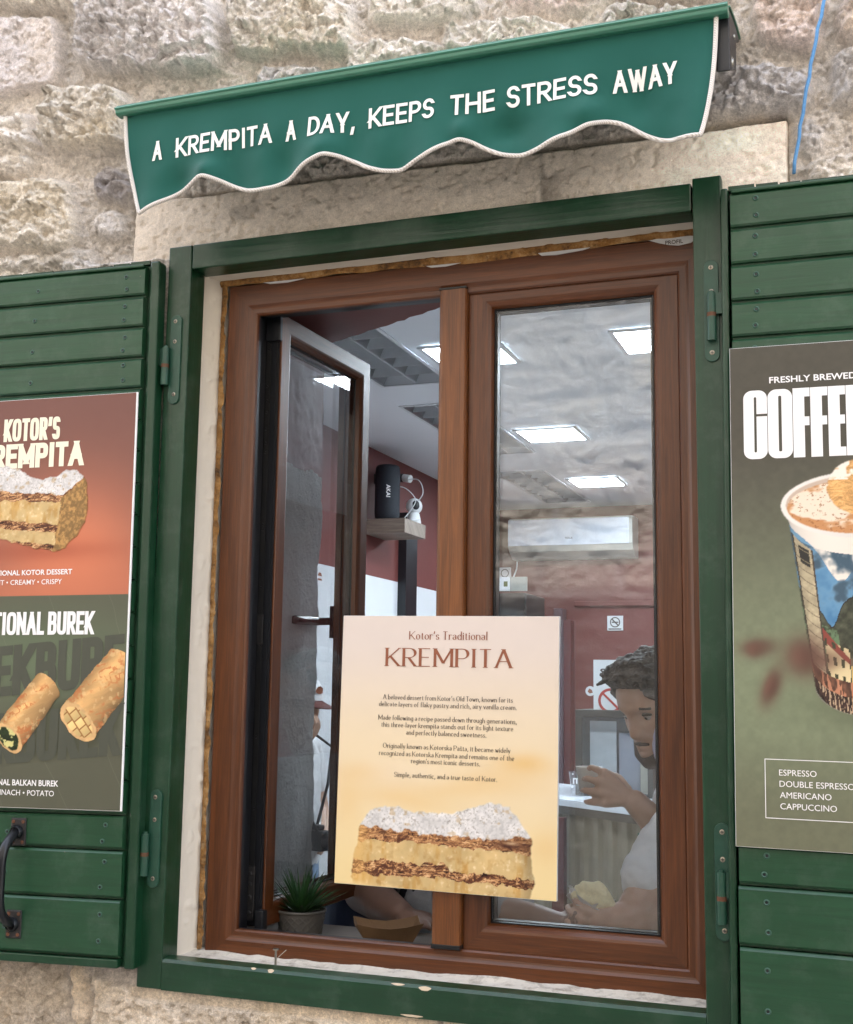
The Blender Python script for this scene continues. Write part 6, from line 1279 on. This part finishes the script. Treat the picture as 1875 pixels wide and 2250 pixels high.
for t, z, h, m in (('MI', 1.283, .017, plain('green print', (.03, .14, .09), .7)), ('CONT', 1.262, .011, plain('red print', (.30, .05, .05), .7))):
    v, f = sans(t, 0, 0, h, 0, None, 'L', .03); b = MB(); b.add([wl((.822 + x_ * .9, .648 - x_ * .2, z + z_)) for x_, _, z_ in v], f); b.build('chest_print', m, MN, recalc=False)
# what he holds
b = MB(); rs = random.Random(9); n = 26
for layer in range(2):
    vs = []; m = 7
    for i in range(m):
        for j in range(n):
            a = 2 * math.pi * j / n; t = i / (m - 1); r = .012 + .032 * t + .008 * t * math.sin(3 * a + layer) + .005 * t * math.sin(7 * a + 2); vs.append((r * math.cos(a), r * .6 * math.sin(a), -.020 + .036 * t + .012 * t * math.sin(2 * a + layer * 2) - .010 * t * math.cos(a)))
    b.add(vs, [(i * n + j, i * n + (j + 1) % n, (i + 1) * n + (j + 1) % n, (i + 1) * n + j) for i in range(m - 1) for j in range(n)])
o = b.build('napkin', plain('white napkin', (.76, .75, .73), .85, 0, .04), smooth=True, recalc=False); o.location = (.752, .478, 1.168); tag(o, 'crumpled white napkin held around the eaten pastry', 'napkin')
b = MB(); caps(b, [((-.030, 0, .012), .012), ((-.012, 0, .026), .014), ((.010, .002, .022), .015), ((.030, .0, .010), .014), ((.040, 0, -.004), .012)]); caps(b, [((-.026, -.004, .026), .006), ((-.008, -.004, .034), .007), ((.006, 0, .032), .006), ((.016, .004, .036), .006), ((.03, .0, .026), .006)]); caps(b, [((-.02, 0, .004), .018), ((.03, 0, .0), .017)])
o = fuse(b.build('eaten_pastry', plain('pale pastry', (.80, .70, .44), .75, 0, .2, 120, .5, 180)), .003, 2, (.006, .012)); o.location = (.756, .476, 1.178); tag(o, 'half eaten pale pastry wrapped in a white napkin', 'pastry')
b = MB(); b.lathe([(.0005, 0), (.022, 0), (.029, .055), (.0305, .057), (.0285, .057), (.0215, .003), (.0005, .002)], (.700, .722, 1.375), 24); o = b.build('paper_cup', plain('white paper cup', (.78, .77, .75), .6, 0, .02), smooth=True); tag(o, 'small white paper cup in the raised hand of the man', 'cup')
# --- person in the grey sweatshirt leaning on the ledge, head behind the sign
GP = empty('person', (.34, .82, .03), 'person in a grey sweatshirt with black letters leaning on the ledge', 'person'); GO = Vector((.34, .82, .03)); wl = lambda p: tuple(Vector(p) - GO)
b = MB(); P_ = head(b, wl((.36, .74, 1.560)), (.35, -.9, -.25)); caps(b, [(wl((.345, .79, 1.49)), .05), (wl((.34, .80, 1.40)), .056)]); caps(b, [(wl((.17, .80, 1.36)), .06), (wl((.51, .80, 1.36)), .06)]); caps(b, [(wl((.34, .80, 1.32)), .12), (wl((.34, .82, 1.05)), .12), (wl((.34, .84, .88)), .13)])
for sx_ in (.26, .43): caps(b, [(wl((sx_, .84, .88)), .085), (wl((sx_, .82, .48)), .06), (wl((sx_, .84, .11)), .042), (wl((sx_, .76, .065)), .036)])
caps(b, [(wl((.165, .79, 1.35)), .056), (wl((.185, .66, 1.135)), .052), (wl((.265, .56, 1.128)), .042), (wl((.345, .475, 1.126)), .027)]); hand(b, wl((.348, .472, 1.126)), [wl(p) for p in ((.385, .440, 1.128), (.395, .448, 1.126), (.402, .460, 1.124), (.405, .474, 1.122))], [[wl(p) for p in q_] for q_ in (((.402, .420, 1.120), (.414, .412, 1.112)), ((.418, .428, 1.118), (.431, .420, 1.110)), ((.428, .444, 1.116), (.440, .438, 1.110)), ((.426, .464, 1.114), (.436, .460, 1.110)))], [wl(p) for p in ((.355, .455, 1.124), (.366, .436, 1.116), (.378, .424, 1.112), (.388, .416, 1.110))])
caps(b, [(wl((.515, .79, 1.35)), .056), (wl((.535, .66, 1.150)), .046), (wl((.572, .540, 1.128)), .036), (wl((.640, .500, 1.128)), .033), (wl((.692, .478, 1.128)), .024)]); hand(b, wl((.694, .477, 1.128)), [wl(p) for p in ((.722, .462, 1.144), (.725, .458, 1.130), (.724, .458, 1.116), (.718, .462, 1.106))], [[wl(p) for p in q_] for q_ in (((.728, .452, 1.152), (.732, .446, 1.158)), ((.729, .447, 1.136), (.733, .440, 1.142)), ((.728, .446, 1.120), (.731, .440, 1.124)), ((.722, .452, 1.108), (.724, .446, 1.110)))], [wl(p) for p in ((.700, .488, 1.140), (.712, .498, 1.152), (.722, .502, 1.160), (.730, .502, 1.166))])
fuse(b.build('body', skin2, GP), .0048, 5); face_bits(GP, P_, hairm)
b = MB(); caps(b, [(P_(.03, 0, .095), .04), (P_(-.04, 0, .08), .055), (P_(-.075, 0, .0), .05)]); [caps(b, [(P_(.02, sg * .05, .07), .032), (P_(-.03, sg * .062, .01), .026)]) for sg in (-1, 1)]; fuse(b.build('hair', hairm, GP), .005, 3, (.01, .015))
grey = plain('grey marl fleece', (.20, .195, .195), .9, 0, .12, 200, .4, 300); b = MB(); caps(b, [(wl((.34, .785, 1.32)), .128), (wl((.345, .77, 1.14)), .130), (wl((.34, .80, .95)), .14)], 20); caps(b, [(wl((.17, .79, 1.355)), .068), (wl((.51, .79, 1.355)), .068)]); caps(b, [(wl((.165, .79, 1.35)), .066), (wl((.178, .71, 1.22)), .064)]); caps(b, [(wl((.515, .79, 1.35)), .066), (wl((.535, .66, 1.150)), .056), (wl((.566, .552, 1.130)), .043)]); caps(b, [(wl((.33, .66, 1.12)), .05), (wl((.41, .67, 1.06)), .06)])
fuse(b.build('sweatshirt', grey, GP), .006, 6, (.016, .05)); b = MB(); caps(b, [(wl((.340, .80, 1.405)), .066), (wl((.34, .795, 1.385)), .07)]); fuse(b.build('hood', grey, GP), .006, 4, (.01, .04))
b = MB(); lettering(b, 'DIVE', .335, 1.115, .075, 0, weight=.24, width=.165, align='C', gap=.10, fn=lambda x, y, z: wl((x, .630 + 1.8 * (x - .345) ** 2 + y * 4 + .15 * abs(z - 1.15), z))); b.build('chest_print', M['black_plastic'], GP, recalc=False)
b = MB(); b.tube([wl(p) for p in ((.318, .655, 1.36), (.312, .640, 1.25), (.315, .628, 1.17), (.322, .622, 1.105))], .0035, 8); b.build('drawcord', M['black_plastic'], GP); b = MB(); caps(b, [(wl((.34, .82, .95)), .142), (wl((.34, .84, .86)), .14)]); [caps(b, [(wl((sx_, .84, .88)), .094), (wl((sx_, .82, .48)), .072), (wl((sx_, .84, .12)), .056)]) for sx_ in (.26, .43)]; fuse(b.build('trousers', jeans, GP), .007, 5)
CHR = empty('bar_stool', (.10, .86, .03), 'dark blue padded stool at the left of the grey sweatshirt', 'stool'); navy = plain('navy leatherette', (.012, .018, .045), .35, 0, .1)
b = MB(); vs = []; n = 24
for i in range(n + 1):
    a = R(-62 + 124 * i / n)
    for r_ in (.17, .20):
        for z in (.80, 1.095 - .02 * abs(i - n / 2) / (n / 2)): vs.append((r_ * math.sin(a) * 1.0 + .03, .0 - r_ * math.cos(a), z))
b.add(vs, [q_ for i in range(n) for q_ in ((4 * i, 4 * i + 4, 4 * i + 5, 4 * i + 1), (4 * i + 2, 4 * i + 3, 4 * i + 7, 4 * i + 6), (4 * i + 1, 4 * i + 5, 4 * i + 7, 4 * i + 3), (4 * i, 4 * i + 2, 4 * i + 6, 4 * i + 4))] + [(0, 1, 3, 2), (4 * n, 4 * n + 2, 4 * n + 3, 4 * n + 1)]); b.build('backrest', navy, CHR, bevel=.01)
b = MB(); b.lathe([(.0005, .70), (.17, .70), (.185, .72), (.185, .755), (.17, .775), (.0005, .785)], (.03, 0, 0), 32); b.build('seat', navy, CHR, smooth=True); b = MB(); b.tube([(.03, 0, .02), (.03, 0, .70)], .025, 16); b.lathe([(.0005, .0), (.19, .0), (.19, .012), (.03, .03), (.0005, .03)], (.03, 0, 0), 32); b.build('pedestal', M['metal'], CHR)
# --- visitor with a white cap and a camera, seen through the open leaf
VP = empty('person', (-.90, 2.5, .03), 'person in a white cap with a maroon visor and a camera on a strap', 'person'); VO = Vector((-.90, 2.5, .03)); wl = lambda p: tuple(Vector(p) - VO)
b = MB(); P_ = head(b, wl((-.885, 2.5, 1.530)), (.93, -.30, -.15)); caps(b, [(wl((-.91, 2.51, 1.45)), .05), (wl((-.93, 2.51, 1.38)), .055)]); caps(b, [(wl((-.94, 2.33, 1.35)), .058), (wl((-.93, 2.68, 1.35)), .058)]); caps(b, [(wl((-.92, 2.5, 1.31)), .115), (wl((-.92, 2.5, 1.05)), .115), (wl((-.92, 2.5, .88)), .125)])
for sy in (2.42, 2.58): caps(b, [(wl((-.92, sy, .88)), .085), (wl((-.90, sy, .48)), .058), (wl((-.92, sy, .11)), .04), (wl((-.84, sy, .065)), .034)])
caps(b, [(wl((-.94, 2.33, 1.34)), .054), (wl((-.87, 2.24, 1.15)), .044), (wl((-.845, 2.33, 1.27)), .036), (wl((-.822, 2.40, 1.365)), .026)]); hand(b, wl((-.820, 2.405, 1.372)), [wl(p) for p in ((-.785, 2.405, 1.430), (-.782, 2.420, 1.434), (-.782, 2.436, 1.430), (-.785, 2.450, 1.422))], [[wl(p) for p in q_] for q_ in (((-.768, 2.400, 1.462), (-.778, 2.398, 1.486)), ((-.764, 2.418, 1.464), (-.774, 2.418, 1.492)), ((-.765, 2.436, 1.458), (-.775, 2.438, 1.482)), ((-.770, 2.452, 1.446), (-.780, 2.456, 1.464)))], [wl(p) for p in ((-.822, 2.42, 1.388), (-.825, 2.435, 1.415), (-.820, 2.445, 1.440), (-.812, 2.450, 1.456))])
caps(b, [(wl((-.93, 2.68, 1.34)), .054), (wl((-.90, 2.74, 1.10)), .044), (wl((-.82, 2.62, 1.0)), .034), (wl((-.79, 2.53, .985)), .026)]); hand(b, wl((-.788, 2.525, .985)), [wl(p) for p in ((-.765, 2.49, 1.0), (-.762, 2.487, .985), (-.763, 2.487, .97), (-.768, 2.49, .957))], [[wl(p) for p in q_] for q_ in (((-.752, 2.465, 1.0), (-.758, 2.45, .998)), ((-.748, 2.462, .985), (-.755, 2.446, .984)), ((-.750, 2.462, .97), (-.757, 2.448, .97)), ((-.757, 2.466, .955), (-.763, 2.452, .956)))], [wl(p) for p in ((-.79, 2.51, .999), (-.786, 2.49, 1.01), (-.78, 2.475, 1.014), (-.772, 2.465, 1.015))])
fuse(b.build('body', skin, VP), .006, 5); face_bits(VP, P_, hairm)
b = MB(); caps(b, [(P_(-.07, 0, .02), .045), (P_(-.075, 0, -.06), .04)]); fuse(b.build('hair', hairm, VP), .006, 3, (.01, .015))
b = MB(); N = 32; vs = []
for i in range(9):
    a = R(90 * i / 8); r_ = math.cos(a) + .001; z = .032 + .100 * math.sin(a)
    for j in range(N): t = 2 * math.pi * j / N; vs.append(P_((.100 if math.cos(t) > 0 else .110) * r_ * math.cos(t), .086 * r_ * math.sin(t), z))
b.add(vs, [(i * N + j, i * N + (j + 1) % N, (i + 1) * N + (j + 1) % N, (i + 1) * N + j) for i in range(8) for j in range(N)]); cp = b.build('cap', tee, VP, smooth=True)
b = MB(); vs = []; N = 20
for r_ in (.0, 1.0):
    for i in range(N + 1): t = R(-72 + 144 * i / N); vs.append(P_(.093 * math.cos(t) + r_ * .078 * math.cos(t) ** .7, .084 * math.sin(t), .032 - r_ * .020 * math.cos(t) - .012 * math.sin(t) ** 2))
b.add(vs, [(i, i + 1, N + 2 + i, N + 1 + i) for i in range(N)]); vz = b.build('visor', plain('maroon visor', (.10, .018, .014), .6), cp, smooth=True); m_ = vz.modifiers.new('t', 'SOLIDIFY'); m_.thickness = .003
b = MB(); b.add([P_(.098 - .25 * (w_ ** 2) * 4, w_, h) for w_, h in ((-.022, .062), (-.008, .058), (.010, .060), (.022, .070), (.014, .086), (-.004, .090), (-.02, .082))], [tuple(range(7))]); b.build('emblem', M['brown_ink'], cp, recalc=False)
b = MB(); caps(b, [(wl((-.92, 2.5, 1.31)), .122), (wl((-.91, 2.5, 1.05)), .126), (wl((-.92, 2.5, .93)), .13)], 18); caps(b, [(wl((-.94, 2.34, 1.35)), .066), (wl((-.93, 2.67, 1.35)), .066)]); caps(b, [(wl((-.94, 2.33, 1.34)), .064), (wl((-.90, 2.28, 1.22)), .058)]); caps(b, [(wl((-.93, 2.68, 1.34)), .064), (wl((-.91, 2.72, 1.2)), .058)]); fuse(b.build('t_shirt', tee, VP), .007, 6, (.014, .05))
b = MB(); caps(b, [(wl((-.92, 2.5, .93)), .126), (wl((-.92, 2.5, .86)), .13)]); [caps(b, [(wl((-.92, sy, .88)), .094), (wl((-.90, sy, .55)), .075)]) for sy in (2.42, 2.58)]; fuse(b.build('shorts', plain('pale blue shorts', (.20, .29, .42), .8, 0, .1, 60), VP), .007, 5)
CA = empty('photo_camera', (-.752, 2.42, 1.015), 'black photo camera hanging on a strap at the belly of the visitor', 'camera'); b = MB(); b.box(-.05, .05, -.03, .03, -.042, .035); b.box(-.02, .02, -.02, .02, .035, .055); b.build('body', M['black_plastic'], CA, bevel=.006); b = MB(); b.lathe([(.0005, .0), (.033, .0), (.033, .05), (.030, .075), (.024, .075), (.022, .06), (.0005, .055)], (.05, 0, -.005), 28, 0, ax=0); b.build('lens', M['black_plastic'], CA, smooth=True)
b = MB(); b.tube([(.03, -.03, .03), (-.035, -.09, .20), (-.10, -.085, .345), (-.16, -.02, .40)], .006, 8); b.tube([(-.04, .03, .03), (-.05, .10, .20), (-.10, .17, .345), (-.17, .13, .40)], .006, 8); b.build('strap', M['black_plastic'], CA); CA.rotation_euler = (0, 0, R(-20))
